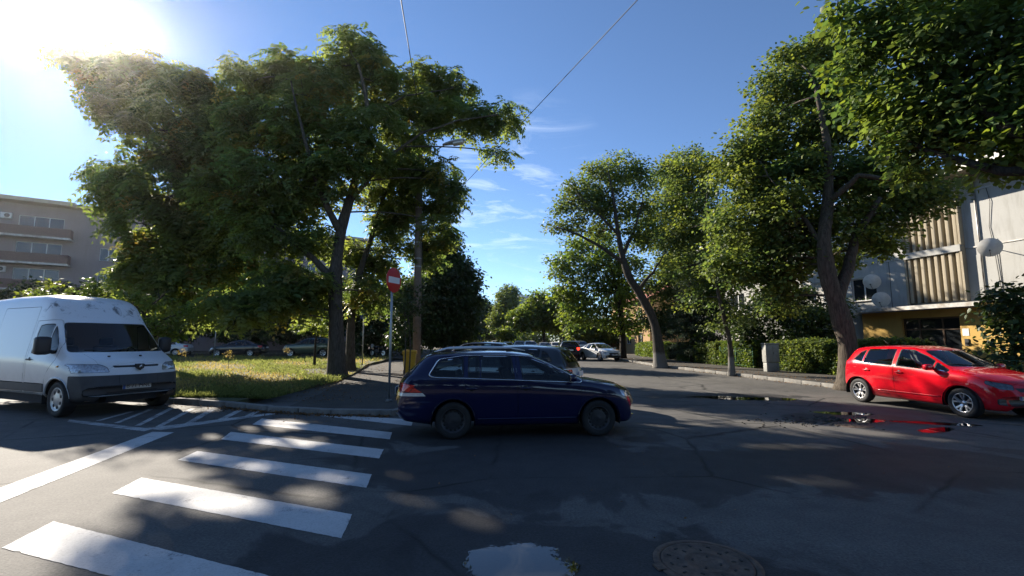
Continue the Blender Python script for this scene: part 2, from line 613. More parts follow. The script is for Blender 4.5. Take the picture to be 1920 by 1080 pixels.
def build_car(sp, paint_m, loc, heading, label, group=None, scale=1.0, name='parked_car', cat='car', detail=2, rim='alloy5', plate=None, brake=False, rimdirt=None):
    """sp: profile curves in metres, x forward with 0 amidships, z up from the road"""
    root = empty(name, loc, heading, label, cat, group, scale)
    top, bot, belt, plan = sp['top'], sp['bot'], sp['belt'], sp['plan']
    wr, H = sp['wr'], sp['H']
    x0, x1 = top[0][0], top[-1][0]
    step = (0.14, 0.085, 0.05)[detail]
    xs = np.arange(x0, x1 + 1e-6, (x1 - x0) / round((x1 - x0) / step))
    xs = np.unique(np.concatenate([xs, x0 + np.array([.008, .02, .035]), x1 - np.array([.008, .02, .035])]))
    sg = sp.get('sig', 0.035)
    zt = smooth_curve(top, xs, sg); zb = smooth_curve(bot, xs, 0.05)
    be = smooth_curve(belt, xs, 0.05); w = smooth_curve(plan, xs, 0.06)
    bow = smooth_curve(sp['bow'], xs, 0.1)
    zs = np.minimum(be, zt - 0.055)
    zs = np.maximum(zs, zb + 0.12)
    g = np.clip((zt - be - 0.04) / (H - be - 0.06), 0, 1)
    hh = zs - zb
    z1 = np.zeros_like(xs)
    tuck = sp.get('tuck', 0.06)
    er = sp.get('edge', 0.085)
    ctrl = [
        (w * 0.72, zb), (w - tuck, zb + 0.015), (w - 0.012, zb + 0.22 * hh), (w, zb + 0.55 * hh), (w - 0.004, zb + 0.86 * hh),
        (w - 0.035 + 0.012 * g, zs + 0.0 * g),
        (np.minimum((w - 0.035), 99) * (1 - g) + g * (w - 0.035 - 0.25 * (w - wr)) - 0.03 * (1 - g), zs + np.clip(zt - zs, 0, 9) * (0.30 + 0 * g) + 0.01 * (1 - g)),
        ((w - 0.11) * (1 - g) + wr * g, zt - 0.028 * (1 - g) - er * g),
        ((w * 0.72) * (1 - g) + (wr - 0.10) * g, zt - 0.010 - 0.014 * g),
        (w * 0.36 * (1 - g) + wr * 0.42 * g, zt - 0.003),
        (z1, zt)]
    C = np.stack([np.stack([np.broadcast_to(a, xs.shape), np.broadcast_to(b, xs.shape)], 1) for a, b in ctrl], 1)
    C = chaikin(C, 1 if detail == 0 else 2)
    n, k, _ = C.shape
    bm = bmesh.new()
    rows = []
    for i in range(n):
        row = []
        for j in range(k):
            y, z = C[i, j]
            row.append(bm.verts.new((xs[i] - bow[i] * (y / max(w[i], .1)) ** 2, y, z)))
        for j in range(k - 2, -1, -1):
            y, z = C[i, j]
            row.append(bm.verts.new((xs[i] - bow[i] * (y / max(w[i], .1)) ** 2, -y, z)))
        rows.append(row)
    m = len(rows[0])
    for i in range(n - 1):
        for j in range(m - 1):
            bm.faces.new((rows[i][j], rows[i + 1][j], rows[i + 1][j + 1], rows[i][j + 1]))
    bm.faces.new(rows[0]); bm.faces.new(rows[-1][::-1])
    # ends: triangulate as a fan strip across the car
    bmesh.ops.triangulate(bm, faces=[f for f in bm.faces if len(f.verts) > 4])
    bmesh.ops.recalc_face_normals(bm, faces=bm.faces[:])
    bm.normal_update()
    cy = sum(f.normal.z for f in bm.faces if f.calc_center_median().z > H * 0.9)
    if cy < 0: bmesh.ops.reverse_faces(bm, faces=bm.faces[:])
    bm.normal_update()
    bvh = BVHTree.FromBMesh(bm)
    Rt, ya = sp['tyre'], sp['wheel_y']

    def side_y(x, z, s):
        h = bvh.ray_cast(Vector((x, s * 3, z)), Vector((0, -s, 0)))
        return h[0] if h[0] is not None else Vector((x, s * 0.8, z))
    # wheel openings
    for wx in (sp['xf'], sp['xr']):
        ra = Rt * sp.get('arch', 1.16)
        poly = [(wx + ra * math.cos(a), Rt + ra * math.sin(a) * 1.0) for a in np.linspace(-0.2, PI + 0.2, 19 if detail else 11)]
        poly += [(wx - ra * .98, -0.1), (wx + ra * .98, -0.1)]
        fs = cut_poly(bm, poly, X_, Z_, lambda f: abs(f.normal.y) > 0.02 and f.calc_center_median().z < Rt * 2.6)
        bmesh.ops.delete(bm, geom=fs, context='FACES')
        if detail:
            for s in (1, -1):
                well = MB()
                angs = np.linspace(-0.25, PI + 0.25, 19)
                yo = sp['wheel_y'] + 0.06
                vs, fs2 = [], []
                for a in angs:
                    for yy in (yo - .02, 0.35):
                        vs.append((wx + (ra + .012) * math.cos(a), s * yy, Rt + (ra + .012) * math.sin(a)))
                for i in range(len(angs) - 1): fs2.append((2 * i, 2 * i + 1, 2 * i + 3, 2 * i + 2))
                c = len(vs); vs += [(wx + (ra + .012) * math.cos(a), s * 0.35, Rt + (ra + .012) * math.sin(a)) for a in angs]
                fs2.append(tuple(range(c, c + len(angs))))
                well.add(vs, fs2)
                well.build('wheel_well', M['rubber'], root)
                if detail == 2:
                    lip = MB()
                    pts = [side_y(wx + (ra + .004) * math.cos(a), Rt + (ra + .004) * math.sin(a), s) for a in np.linspace(0.08, PI - 0.08, 22)]
                    lip.tube(pts, sp.get('lip', 0.012), 6, caps=True)
                    lip.build('arch_lip', sp.get('lip_mat') or paint_m, root)

    def fk(cond): return cond
    parts = []
    # glass of both flanks
    for poly in sp['side_win']:
        rp_ = round_poly(poly, 0.035, 2 if detail < 2 else 3)
        fs = cut_poly(bm, rp_, X_, Z_, lambda f: abs(f.normal.y) > 0.35)
        for s in (1, -1):
            sub = [f for f in fs if f.calc_center_median().y * s > 0]
            if sub: parts.append(('side_window', take(bm, sub), 'glass', s))
            fs = [f for f in fs if f.is_valid]
    for key, sgn, nm in (('wind', 1, 'windscreen'), ('rearwin', -1, 'rear_window')):
        if key in sp:
            poly, xa, xb = sp[key]
            rp_ = round_poly(poly, 0.06, 3)
            fs = cut_poly(bm, rp_, Y_, Z_, lambda f: f.normal.x * sgn > 0.12 and xa < f.calc_center_median().x < xb)
            if fs: parts.append((nm, take(bm, fs), 'glass', 0))
    # lamps, grilles, plastic panels
    for cname, view, poly, mat, rad, opt in sp['cuts']:
        if detail == 0 and opt.get('fine'): continue
        rp_ = round_poly(poly, rad, 2 if detail < 2 else 3)
        xa, xb = opt.get('x', (-9, 9))
        if view == 'side':
            fs = cut_poly(bm, rp_, X_, Z_, lambda f: abs(f.normal.y) > 0.25 and xa < f.calc_center_median().x < xb)
            groups = [[f for f in fs if f.calc_center_median().y * s > 0] for s in (1, -1)]
        elif view in ('front', 'rear'):
            sg_ = 1 if view == 'front' else -1
            flt = lambda f: f.normal.x * sg_ > 0.2 and xa < f.calc_center_median().x < xb
            if opt.get('pair'):
                groups = []
                for s in (1, -1):
                    pp = [(p[0] * s, p[1]) for p in rp_]
                    groups.append(cut_poly(bm, pp, Y_, Z_, flt))
            else: groups = [cut_poly(bm, rp_, Y_, Z_, flt)]
        else:                                    # 'corner': seen from 45 degrees ahead or behind
            sg_ = opt.get('dir', 1)
            groups = []
            for s in (1, -1):
                U = Vector((-sg_ * .7071, s * .7071, 0))
                nn = Vector((sg_ * .7071, s * .7071, 0))
                groups.append(cut_poly(bm, rp_, U, Z_, lambda f: f.normal.dot(nn) > 0.3 and f.calc_center_median().y * s > 0 and xa < f.calc_center_median().x < xb))
        for fs in groups:
            fs = [f for f in fs if f.is_valid]
            if fs: parts.append((cname, take(bm, fs), mat, opt))
    # doors
    doors = []
    if detail:
        for poly in sp['doors']:
            rp_ = round_poly(poly, 0.04, 3)
            fs = cut_poly(bm, rp_, X_, Z_, lambda f: abs(f.normal.y) > 0.3)
            for s in (1, -1):
                sub = [f for f in fs if f.is_valid and f.calc_center_median().y * s > 0]
                if sub:
                    nb = take(bm, sub); shrink(nb, sp.get('gap', .0045))
                    d = bm_obj('door', nb, paint_m, root)
                    doors.append((d, poly, s))
    if 'bonnet' in sp and detail:
        poly, xa, xb = sp['bonnet']
        fs = cut_poly(bm, round_poly(poly, .05, 2), X_, Y_, lambda f: f.normal.z > 0.3 and xa < f.calc_center_median().x < xb)
        if fs:
            nb = take(bm, fs); shrink(nb, 0.003); bm_obj('bonnet', nb, paint_m, root)
    bm_obj('body', bm, paint_m, root)
    for nm, nb, mat, opt in parts:
        if mat == 'glass':
            if detail: shrink(nb, 0.016, 1, 0.004)
            gm = sp.get('glass_of', {}).get(nm, 'glass') if detail else 'glass_dark'
            bm_obj(nm, nb, [M[gm], M['rubber']], root)
        else:
            mm_ = M[mat] if mat in M else paint_m
            if brake and nm == 'tail_lamp': mm_ = M['brake_on']
            if isinstance(opt, dict) and opt.get('rim') and detail: shrink(nb, 0.008, 1, 0.002)
            elif detail: shrink(nb, 0.0025)
            if isinstance(opt, dict) and opt.get('push'):
                nb.normal_update()
                for v in nb.verts: v.co += v.normal * opt['push']
            bm_obj(nm, nb, [mm_, M['rubber']], root)
    # wheels, floor, inside
    for wx in (sp['xf'], sp['xr']):
        for s in (1, -1): make_wheel(root, wx, s, ya - sp['tyre_w'] / 2, Rt, sp['tyre_w'], rim, rimdirt)
    fl = MB()
    zf = 0.24
    fl.box(((sp['xr'] + Rt * 1.2 + sp['xf'] - Rt * 1.2) / 2, 0, zf + 0.1), (sp['xf'] - sp['xr'] - Rt * 2.4, 2 * (wr + .1), 0.2))
    fl.box(((x0 + x1) / 2, 0, zf + 0.12), (x1 - x0 - 0.5, 0.9, 0.2))
    bz = sp['belt_in']
    fl.box((sp['xf'] + .1, 0, 0.55), (1.0 if sp['xf'] + .6 < x1 - .25 else 0.6, 0.9, 0.35))
    for s in (1, -1):
        fl.box(((sp['in'][0] + sp['in'][1]) / 2, s * (wr + 0.06), 0.30 + (bz - 0.06 - .3) / 2), (sp['in'][1] - sp['in'][0], 0.02, bz - 0.06 - .3))
    fl.build('floor_pan', M['interior'], root)
    if detail:
        xs_ = sp['seat_x']
        for s in (1, -1):
            st = MB()
            st.bbox((xs_, s * .37, bz - .42), (.5, .48, .16), .06)
            st.bbox((0, 0, .28), (.13, .46, .60), .05, M=Matrix.Translation((xs_ - .24, s * .37, bz - .40)) @ Matrix.Rotation(R(-16), 4, 'Y'))
            st.bbox((0, 0, .68), (.09, .26, .17), .04, M=Matrix.Translation((xs_ - .24, s * .37, bz - .40)) @ Matrix.Rotation(R(-12), 4, 'Y'))
            st.build('seat', M['seat_fabric'], root)
        if sp.get('rear_x') is not None:
            st = MB()
            st.bbox((sp['rear_x'], 0, bz - .42), (.5, 1.2, .16), .06)
            st.bbox((0, 0, .26), (.13, 1.2, .54), .05, M=Matrix.Translation((sp['rear_x'] - .24, 0, bz - .40)) @ Matrix.Rotation(R(-18), 4, 'Y'))
            st.build('rear_seat', M['seat_fabric'], root)
        ds_ = MB(); ds_.bbox((sp['dash_x'], 0, bz - .09), (.42, 2 * wr - .02, .20), .06)
        ds_.build('dashboard', M['interior'], root)
        sw = MB()
        T = Matrix.Translation((sp['dash_x'] - .34, .37, bz - .03)) @ Matrix.Rotation(R(-64), 4, 'Y')
        sw.tube([T @ Vector((.18 * math.cos(a), .18 * math.sin(a), 0)) for a in np.linspace(0, 2 * PI, 25)[:-1]], .014, 6, closed=True)
        sw.tube([T @ Vector((-.18, 0, 0)), T @ Vector((.18, 0, 0))], .018, 6); sw.tube([T @ Vector((0, 0, 0)), T @ Vector((0, 0, -.2))], .03, 6)
        sw.build('steering_wheel', M['interior'], root)
        # mirrors and handles
        mx_, mz_ = sp['mirror']
        for s in (1, -1):
            b = side_y(mx_, mz_, s)
            mr_ = MB()
            dm = sp.get('mirror_d', (.11, .20, .13))
            mr_.bbox((b.x - .01, b.y + s * (.05 + dm[1] / 2), b.z + dm[2] * .35), dm, sp.get('mirror_bev', .045))
            mr_.tube([(b.x, b.y - s * .03, b.z - .01), (b.x - .005, b.y + s * .10, b.z + .03)], [.035, .028], 8)
            mo = mr_.build('side_mirror', sp.get('mirror_mat') or paint_m, root)
            mg = MB()
            mg.box((b.x - .012 - dm[0] / 2, b.y + s * (.05 + dm[1] / 2), b.z + dm[2] * .35), (.004, dm[1] * .84, dm[2] * .78))
            mg.build('mirror_glass', M['chrome'], mo)
        for d, poly, s in doors:
            hp = sp['handles'].get(id(poly)) if False else None
            hx = min(p[0] for p in poly) + sp.get('h_dx', .12)
            hz = sp.get('h_z', .86)
            if sp.get('h_front'): hx = sp['h_front']
            b = side_y(hx, hz, s)
            hd = MB()
            hd.bbox((b.x + .02, b.y + s * .018, b.z), (.19, .022, .032), .01)
            hd.lathe([(.05, 0), (.046, .003), (.001, .003)], 14, 'y', Matrix.Translation((b.x + .02, b.y - s * .001, b.z)) @ (Matrix.Rotation(PI, 4, 'Z') if s < 0 else Matrix.Identity(4)), 1)
            hd.build('handle', [sp.get('handle_mat') or paint_m, M['black_plastic']], d)
        wp = MB()
        if 'wind' in sp and detail == 2:
            for y0 in (-.08, .42):
                a = bvh.ray_cast(Vector((3, y0, sp['wind'][0][0][1] + .03)), Vector((-1, 0, 0)))[0]
                b = bvh.ray_cast(Vector((3, y0 - .55, sp['wind'][0][0][1] + .045)), Vector((-1, 0, 0)))[0]
                if a and b: wp.tube([a + X_ * .012, (a + b) / 2 + Vector((.03, 0, .008)), b + X_ * .012], .008, 5)
            if wp.v: wp.build('wiper', M['rubber'], root)
    # number plates
    for end, (px_, pz_) in sp.get('plates', {}).items():
        if detail == 0: break
        sg_ = 1 if end == 'front' else -1
        h = bvh.ray_cast(Vector((sg_ * 4, 0, pz_)), Vector((-sg_, 0, 0)))[0]
        xx = (h.x if h else sg_ * x1) + sg_ * .012
        pb = MB()
        py = sp.get('plate_y', 0.0) if end == 'front' else 0.0
        pb.box((xx, py, pz_), (.012, .52, .115))
        pb.box((xx + sg_ * .004, py - sg_ * (.235), pz_), (.008, .045, .112), 0, 1)
        po = pb.build('number_plate', [M['plate'], M['plate_blue']], root)
        if plate and end == 'front':
            cu = bpy.data.curves.new('plate_text', 'FONT')
            cu.body = plate; cu.size = .105; cu.align_x = 'CENTER'; cu.align_y = 'CENTER'; cu.extrude = .0015
            cu.materials.append(M['black_ink'])
            to = bpy.data.objects.new('plate_text', cu); COL.objects.link(to)
            me_t = bpy.data.meshes.new_from_object(to.evaluated_get(bpy.context.evaluated_depsgraph_get()))
            bpy.data.objects.remove(to)
            to = link('plate_text', me_t, po)
            to.matrix_local = Matrix(((0, 0, 1, xx + .0085), (1, 0, 0, py + .02), (0, 1, 0, pz_), (0, 0, 0, 1)))
    if sp.get('rails') and detail:
        for s in (1, -1):
            rl = MB()
            pts = [(x, s * (wr - .03), z) for x, z in sp['rails']]
            rl.tube(pts, [.008] + [.019] * (len(pts) - 2) + [.008], 8)
            for x, z in sp['rails'][1:-1:2]: rl.box((x, s * (wr - .03), z - .04), (.10, .035, .06), 0, 1)
            rl.build('roof_rail', [M[sp.get('rail_mat', 'chrome')], M['black_plastic']], root)
    if sp.get('trim') and detail == 2:
        for s in (1, -1):
            tr = MB()
            pts = [side_y(x, z, s) for x, z in round_poly(sp['trim'], .06, 4)]
            dense = []
            for i in range(len(pts)):
                a, b = round_poly(sp['trim'], .06, 4)[i], round_poly(sp['trim'], .06, 4)[(i + 1) % len(pts)]
                nn = max(1, int(math.dist(a, b) / .08))
                for q in range(nn): dense.append(side_y(a[0] + (b[0] - a[0]) * q / nn, a[1] + (b[1] - a[1]) * q / nn, s))
            tr.tube([p + Vector((0, s * .003, 0)) for p in dense], .011, 6, closed=True)
            tr.build('window_trim', M['chrome'], root)
    if sp.get('antenna') and detail:
        an = MB(); ax, az = sp['antenna']
        an.tube([(ax, 0, az), (ax - .16, 0, az + .14)], [.008, .004], 5); an.build('antenna', M['rubber'], root)
    if sp.get('rub') and detail:
        for s in (1, -1):
            rb = MB()
            xa, xb, z = sp['rub']
            rb.tube([side_y(x, z, s) for x in np.linspace(xa, xb, 16)], .014, 6)
            rb.build('sill_strip', sp.get('rub_mat') or paint_m, root)
    return root, side_y


BOW = lambda f, r, h: [(-h, -r), (-h + .5, -r * .6), (-h + 1.2, -.03), (0, 0), (.4, .03), (h - 1.1, .13), (h - .5, .15), (h, f)]

WAGON = dict(H=1.5, wr=.60, tyre=.318, tyre_w=.205, wheel_y=.865, xf=1.385, xr=-1.193, sig=.035, tuck=.05,
    top=[(-2.278, .62), (-2.25, .78), (-2.20, .96), (-2.08, 1.09), (-1.74, 1.42), (-1.60, 1.465), (-.9, 1.50), (-.2, 1.495), (.22, 1.445), (1.17, 1.03), (1.25, 1.0), (1.9, .89), (2.14, .79), (2.23, .68), (2.278, .56)],
    bot=[(-2.278, .44), (-2.15, .30), (-1.6, .23), (-.8, .20), (1, .20), (1.8, .21), (2.2, .22), (2.278, .34)],
    belt=[(-2.278, 1.06), (-1.5, 1.055), (0, 1.01), (1.1, .95), (2.278, .84)],
    plan=[(-2.278, .74), (-2.2, .80), (-1.9, .855), (-1, .888), (1, .888), (1.7, .875), (2.1, .82), (2.278, .74)],
    bow=BOW(.26, .14, 2.278),
    side_win=[[(-1.60, 1.11), (-1.45, 1.335), (-1.02, 1.40), (-1.02, 1.05), (-1.5, 1.065)],
              [(-.94, 1.045), (-.94, 1.40), (-.74, 1.41), (-.74, 1.035)],
              [(-.715, 1.035), (-.715, 1.41), (-.16, 1.41), (-.12, 1.01)],
              [(.02, 1.005), (-.02, 1.41), (.16, 1.385), (.5, 1.255), (1.0, 1.0), (1.02, .96)]],
    wind=([(-.66, 1.045), (.66, 1.045), (.55, 1.40), (-.55, 1.40)], .2, 1.3),
    rearwin=([(-.58, 1.10), (.58, 1.10), (.5, 1.39), (-.5, 1.39)], -2.3, -1.5),
    bonnet=([(1.2, -.66), (1.2, .66), (2.1, .60), (2.1, -.60)], 1.1, 2.16),
    doors=[[(-1.03, .30), (-.95, .62), (-1.03, 1.0), (-1.0, 1.435), (-.09, 1.44), (-.07, .28)], [(-.06, .28), (-.08, 1.44), (.2, 1.42), (.55, 1.28), (1.06, 1.0), (1.08, .28)]],
    cuts=[('head_lamp', 'corner', [(-1.02, .66), (-1.0, .77), (-.70, .825), (-.72, .70), (-.9, .66)], 'lamp_clear', .03, {'x': (1.5, 3), 'rim': 1}),
          ('tail_lamp', 'corner', [(-1.02, .83), (-1.02, .965), (-.70, .93), (-.80, .80)], 'lamp_red', .02, {'dir': -1, 'x': (-3, -1.6), 'rim': 1}),
          ('tail_lamp', 'side', [(-2.26, .80), (-2.22, .965), (-2.02, .965), (-1.72, .80)], 'lamp_red', .02, {'x': (-3, -1.6)}),
          ('reverse_lamp', 'side', [(-2.26, .735), (-2.26, .795), (-1.715, .795), (-1.66, .735)], 'lamp_white', .015, {'x': (-3, -1.6)}),
          ('grille', 'front', [(-.5, .50), (.5, .50), (.56, .68), (-.56, .68)], 'black_plastic', .03, {'x': (1.8, 3)}),
          ('air_intake', 'front', [(-.6, .27), (.6, .27), (.6, .42), (-.6, .42)], 'black_plastic', .03, {'x': (1.8, 3)}),
          ],
    belt_in=1.0, **{'in': (-1.0, 1.0)}, seat_x=.15, rear_x=-.72, dash_x=.98, mirror=(.90, .99), handles={}, h_dx=.13, h_z=.86,
    plates={'front': (0, .46), 'rear': (0, .78)},
    rails=[(-1.55, 1.49), (-1.3, 1.545), (-.75, 1.56), (-.2, 1.555), (.1, 1.51)], rail_mat='rail_silver',
    trim=[(-1.63, 1.09), (-1.47, 1.355), (-1.0, 1.42), (-.3, 1.428), (.18, 1.405), (.52, 1.275), (1.10, .975), (1.06, .945), (-.1, .995), (-1.0, 1.035), (-1.52, 1.05)],
    rub=(-.78, 1.02, .34))

HATCH = dict(H=1.475, wr=.585, tyre=.305, tyre_w=.205, wheel_y=.825, xf=1.185, xr=-1.285, sig=.035, tuck=.05,
    top=[(-1.985, .58), (-1.965, .80), (-1.90, 1.0), (-1.74, 1.24), (-1.60, 1.41), (-1.42, 1.445), (-.7, 1.475), (-.1, 1.465), (.25, 1.405), (1.03, 1.01), (1.11, .985), (1.55, .91), (1.82, .79), (1.94, .66), (1.985, .5)],
    bot=[(-1.985, .40), (-1.85, .28), (-1.5, .22), (-.8, .19), (.8, .19), (1.6, .19), (1.93, .2), (1.985, .30)],
    belt=[(-1.985, 1.04), (-1.2, 1.025), (0, .965), (1.0, .90), (1.985, .80)],
    plan=[(-1.985, .70), (-1.9, .76), (-1.6, .815), (-.9, .838), (.9, .838), (1.5, .83), (1.85, .77), (1.985, .68)],
    bow=BOW(.24, .16, 1.985),
    side_win=[[(-1.47, 1.10), (-1.32, 1.30), (-1.17, 1.365), (-1.17, 1.035)],
              [(-1.13, 1.03), (-1.13, 1.375), (-.36, 1.39), (-.33, .985)],
              [(-.24, .98), (-.26, 1.39), (.06, 1.375), (.40, 1.245), (.60, 1.14), (.60, .945)],
              [(.63, .945), (.63, 1.12), (.93, .96), (.94, .925)]],
    wind=([(-.64, 1.03), (.64, 1.03), (.53, 1.365), (-.53, 1.365)], .15, 1.2),
    rearwin=([(-.55, 1.06), (.55, 1.06), (.48, 1.36), (-.48, 1.36)], -2.0, -1.4),
    bonnet=([(1.06, -.62), (1.06, .62), (1.82, .54), (1.82, -.54)], .98, 1.86),
    doors=[[(-1.18, .34), (-1.02, .6), (-1.13, .98), (-1.12, 1.41), (-.31, 1.42), (-.29, .30)], [(-.28, .30), (-.30, 1.42), (.08, 1.405), (.44, 1.275), (.98, .98), (.99, .90), (.90, .30)]],
    cuts=[('head_lamp', 'corner', [(-1.01, .615), (-.99, .72), (-.60, .80), (-.58, .73), (-.80, .63)], 'lamp_smoke', .03, {'x': (1.2, 3), 'rim': 1}),
          ('tail_lamp', 'corner', [(-1.0, .74), (-1.0, .92), (-.72, .92), (-.72, .76)], 'lamp_red', .03, {'dir': -1, 'x': (-3, -1.4), 'rim': 1}),
          ('grille', 'front', [(-.36, .585), (.36, .585), (.42, .66), (-.42, .66)], 'black_plastic', .02, {'x': (1.5, 3)}),
          ('air_intake', 'front', [(-.42, .27), (.42, .27), (.46, .42), (-.46, .42)], 'black_plastic', .03, {'x': (1.5, 3)}),
          ('fog_lamp', 'front', [(.50, .31), (.69, .33), (.69, .45), (.50, .43)], 'black_plastic', .03, {'x': (1.3, 3), 'pair': 1}),
          ],
    belt_in=.95, **{'in': (-.95, .85)}, seat_x=.0, rear_x=-.85, dash_x=.85, mirror=(.66, .96), handles={}, h_dx=.14, h_z=.845,
    plates={'front': (0, .47), 'rear': (0, .80)}, antenna=(-1.1, 1.465), rub=(-.85, .76, .385))

SEDAN = dict(H=1.455, wr=.59, tyre=.32, tyre_w=.215, wheel_y=.87, xf=1.43, xr=-1.28, sig=.04, tuck=.05,
    top=[(-2.38, .60), (-2.36, .85), (-2.30, 1.0), (-2.2, 1.05), (-1.72, 1.10), (-1.0, 1.395), (-.55, 1.45), (-.05, 1.45), (.25, 1.40), (1.12, 1.01), (1.2, .985), (1.95, .87), (2.25, .76), (2.35, .64), (2.38, .5)],
    bot=[(-2.38, .42), (-2.2, .30), (-1.6, .22), (-.8, .19), (1, .19), (1.9, .19), (2.3, .22), (2.38, .32)],
    belt=[(-2.38, 1.0), (-1.5, 1.0), (0, .955), (1.1, .91), (2.38, .80)],
    plan=[(-2.38, .76), (-2.25, .82), (-1.9, .87), (-1, .91), (1, .91), (1.8, .88), (2.2, .82), (2.38, .72)],
    bow=BOW(.28, .16, 2.38),
    side_win=[[(-1.32, 1.04), (-1.0, 1.31), (-.80, 1.355), (-.84, 1.01)], [(-.79, 1.005), (-.75, 1.36), (-.1, 1.375), (-.07, .975)],
              [(.02, .97), (-.02, 1.375), (.16, 1.355), (.5, 1.225), (.98, .97), (1.0, .935)]],
    wind=([(-.66, 1.03), (.66, 1.03), (.55, 1.36), (-.55, 1.36)], .1, 1.3), rearwin=([(-.6, 1.12), (.6, 1.12), (.53, 1.35), (-.53, 1.35)], -1.8, -.9),
    bonnet=([(1.16, -.66), (1.16, .66), (2.2, .58), (2.2, -.58)], 1.05, 2.26),
    doors=[[(-1.1, .34), (-.86, .62), (-.96, .95), (-.80, 1.40), (-.06, 1.42), (-.03, .28)], [(-.02, .28), (-.05, 1.42), (.18, 1.395), (.54, 1.25), (1.04, .97), (1.08, .28)]],
    cuts=[('head_lamp', 'corner', [(-1.06, .60), (-1.04, .74), (-.66, .79), (-.68, .67), (-.86, .60)], 'lamp_clear', .03, {'x': (1.5, 3), 'rim': 1}),
          ('tail_lamp', 'corner', [(-1.08, .80), (-1.08, .97), (-.72, .96), (-.76, .82)], 'lamp_red', .03, {'dir': -1, 'x': (-3, -1.6), 'rim': 1}),
          ('grille', 'front', [(-.38, .34), (.38, .34), (.44, .68), (-.44, .68)], 'black_plastic', .04, {'x': (1.8, 3)}),
          ('air_intake', 'front', [(.46, .28), (.70, .30), (.70, .42), (.46, .40)], 'black_plastic', .03, {'x': (1.5, 3), 'pair': 1})],
    belt_in=.95, **{'in': (-.95, 1.0)}, seat_x=.12, rear_x=-.75, dash_x=.95, mirror=(.90, .97), handles={}, h_dx=.13, h_z=.84,
    plates={'front': (0, .52), 'rear': (0, .80)})

SUV = dict(H=1.64, wr=.615, tyre=.345, tyre_w=.225, wheel_y=.885, xf=1.33, xr=-1.33, sig=.04, tuck=.05, arch=1.18, lip=.025, lip_mat=M['black_plastic'],
    top=[(-2.16, .72), (-2.14, .95), (-2.09, 1.10), (-1.80, 1.50), (-1.62, 1.60), (-.8, 1.64), (-.1, 1.63), (.25, 1.57), (.98, 1.15), (1.06, 1.13), (1.8, 1.06), (2.05, .95), (2.13, .8), (2.16, .6)],
    bot=[(-2.16, .50), (-2.0, .36), (-1.6, .28), (-.8, .26), (1, .26), (1.8, .26), (2.1, .28), (2.16, .42)],
    belt=[(-2.16, 1.14), (-1.2, 1.13), (0, 1.10), (1, 1.06), (2.16, .98)],
    plan=[(-2.16, .78), (-2.05, .83), (-1.8, .88), (-1, .91), (1, .91), (1.7, .89), (2.0, .83), (2.16, .76)],
    bow=BOW(.22, .12, 2.16),
    side_win=[[(-1.60, 1.22), (-1.46, 1.46), (-1.1, 1.53), (-1.1, 1.15)], [(-1.02, 1.145), (-1.02, 1.54), (-.2, 1.55), (-.17, 1.125)],
              [(-.08, 1.12), (-.11, 1.55), (.15, 1.52), (.45, 1.38), (.84, 1.13), (.86, 1.09)]],
    wind=([(-.68, 1.17), (.68, 1.17), (.57, 1.54), (-.57, 1.54)], .1, 1.15), rearwin=([(-.6, 1.17), (.6, 1.17), (.52, 1.53), (-.52, 1.53)], -2.2, -1.55),
    bonnet=([(1.02, -.68), (1.02, .68), (2.02, .62), (2.02, -.62)], .95, 2.08),
    doors=[[(-1.12, .40), (-.95, .72), (-1.08, 1.1), (-1.05, 1.58), (-.13, 1.59), (-.11, .36)], [(-.10, .36), (-.12, 1.59), (.16, 1.565), (.5, 1.41), (.92, 1.12), (.94, .36)]],
    cuts=[('head_lamp', 'corner', [(-1.08, .80), (-1.06, .93), (-.72, .96), (-.74, .84)], 'lamp_clear', .03, {'x': (1.4, 3), 'rim': 1}),
          ('tail_lamp', 'corner', [(-1.06, .85), (-1.06, 1.08), (-.84, 1.08), (-.86, .87)], 'lamp_red', .03, {'dir': -1, 'x': (-3, -1.5), 'rim': 1}),
          ('grille', 'front', [(-.5, .70), (.5, .70), (.55, .90), (-.55, .90)], 'black_plastic', .04, {'x': (1.7, 3)}),
          ('air_intake', 'front', [(-.6, .36), (.6, .36), (.6, .52), (-.6, .52)], 'black_plastic', .03, {'x': (1.7, 3)}),
          ('bumper', 'rear', [(-.8, .42), (.8, .42), (.8, .66), (-.8, .66)], 'black_plastic', .03, {'x': (-3, -1.8)})],
    belt_in=1.1, **{'in': (-.95, .9)}, seat_x=.05, rear_x=-.8, dash_x=.88, mirror=(.74, 1.12), handles={}, h_dx=.14, h_z=.98,
    plates={'front': (0, .60), 'rear': (0, .86)}, rails=[(-1.4, 1.63), (-1.2, 1.68), (-.6, 1.70), (0, 1.69), (.12, 1.63)], rail_mat='black_plastic')

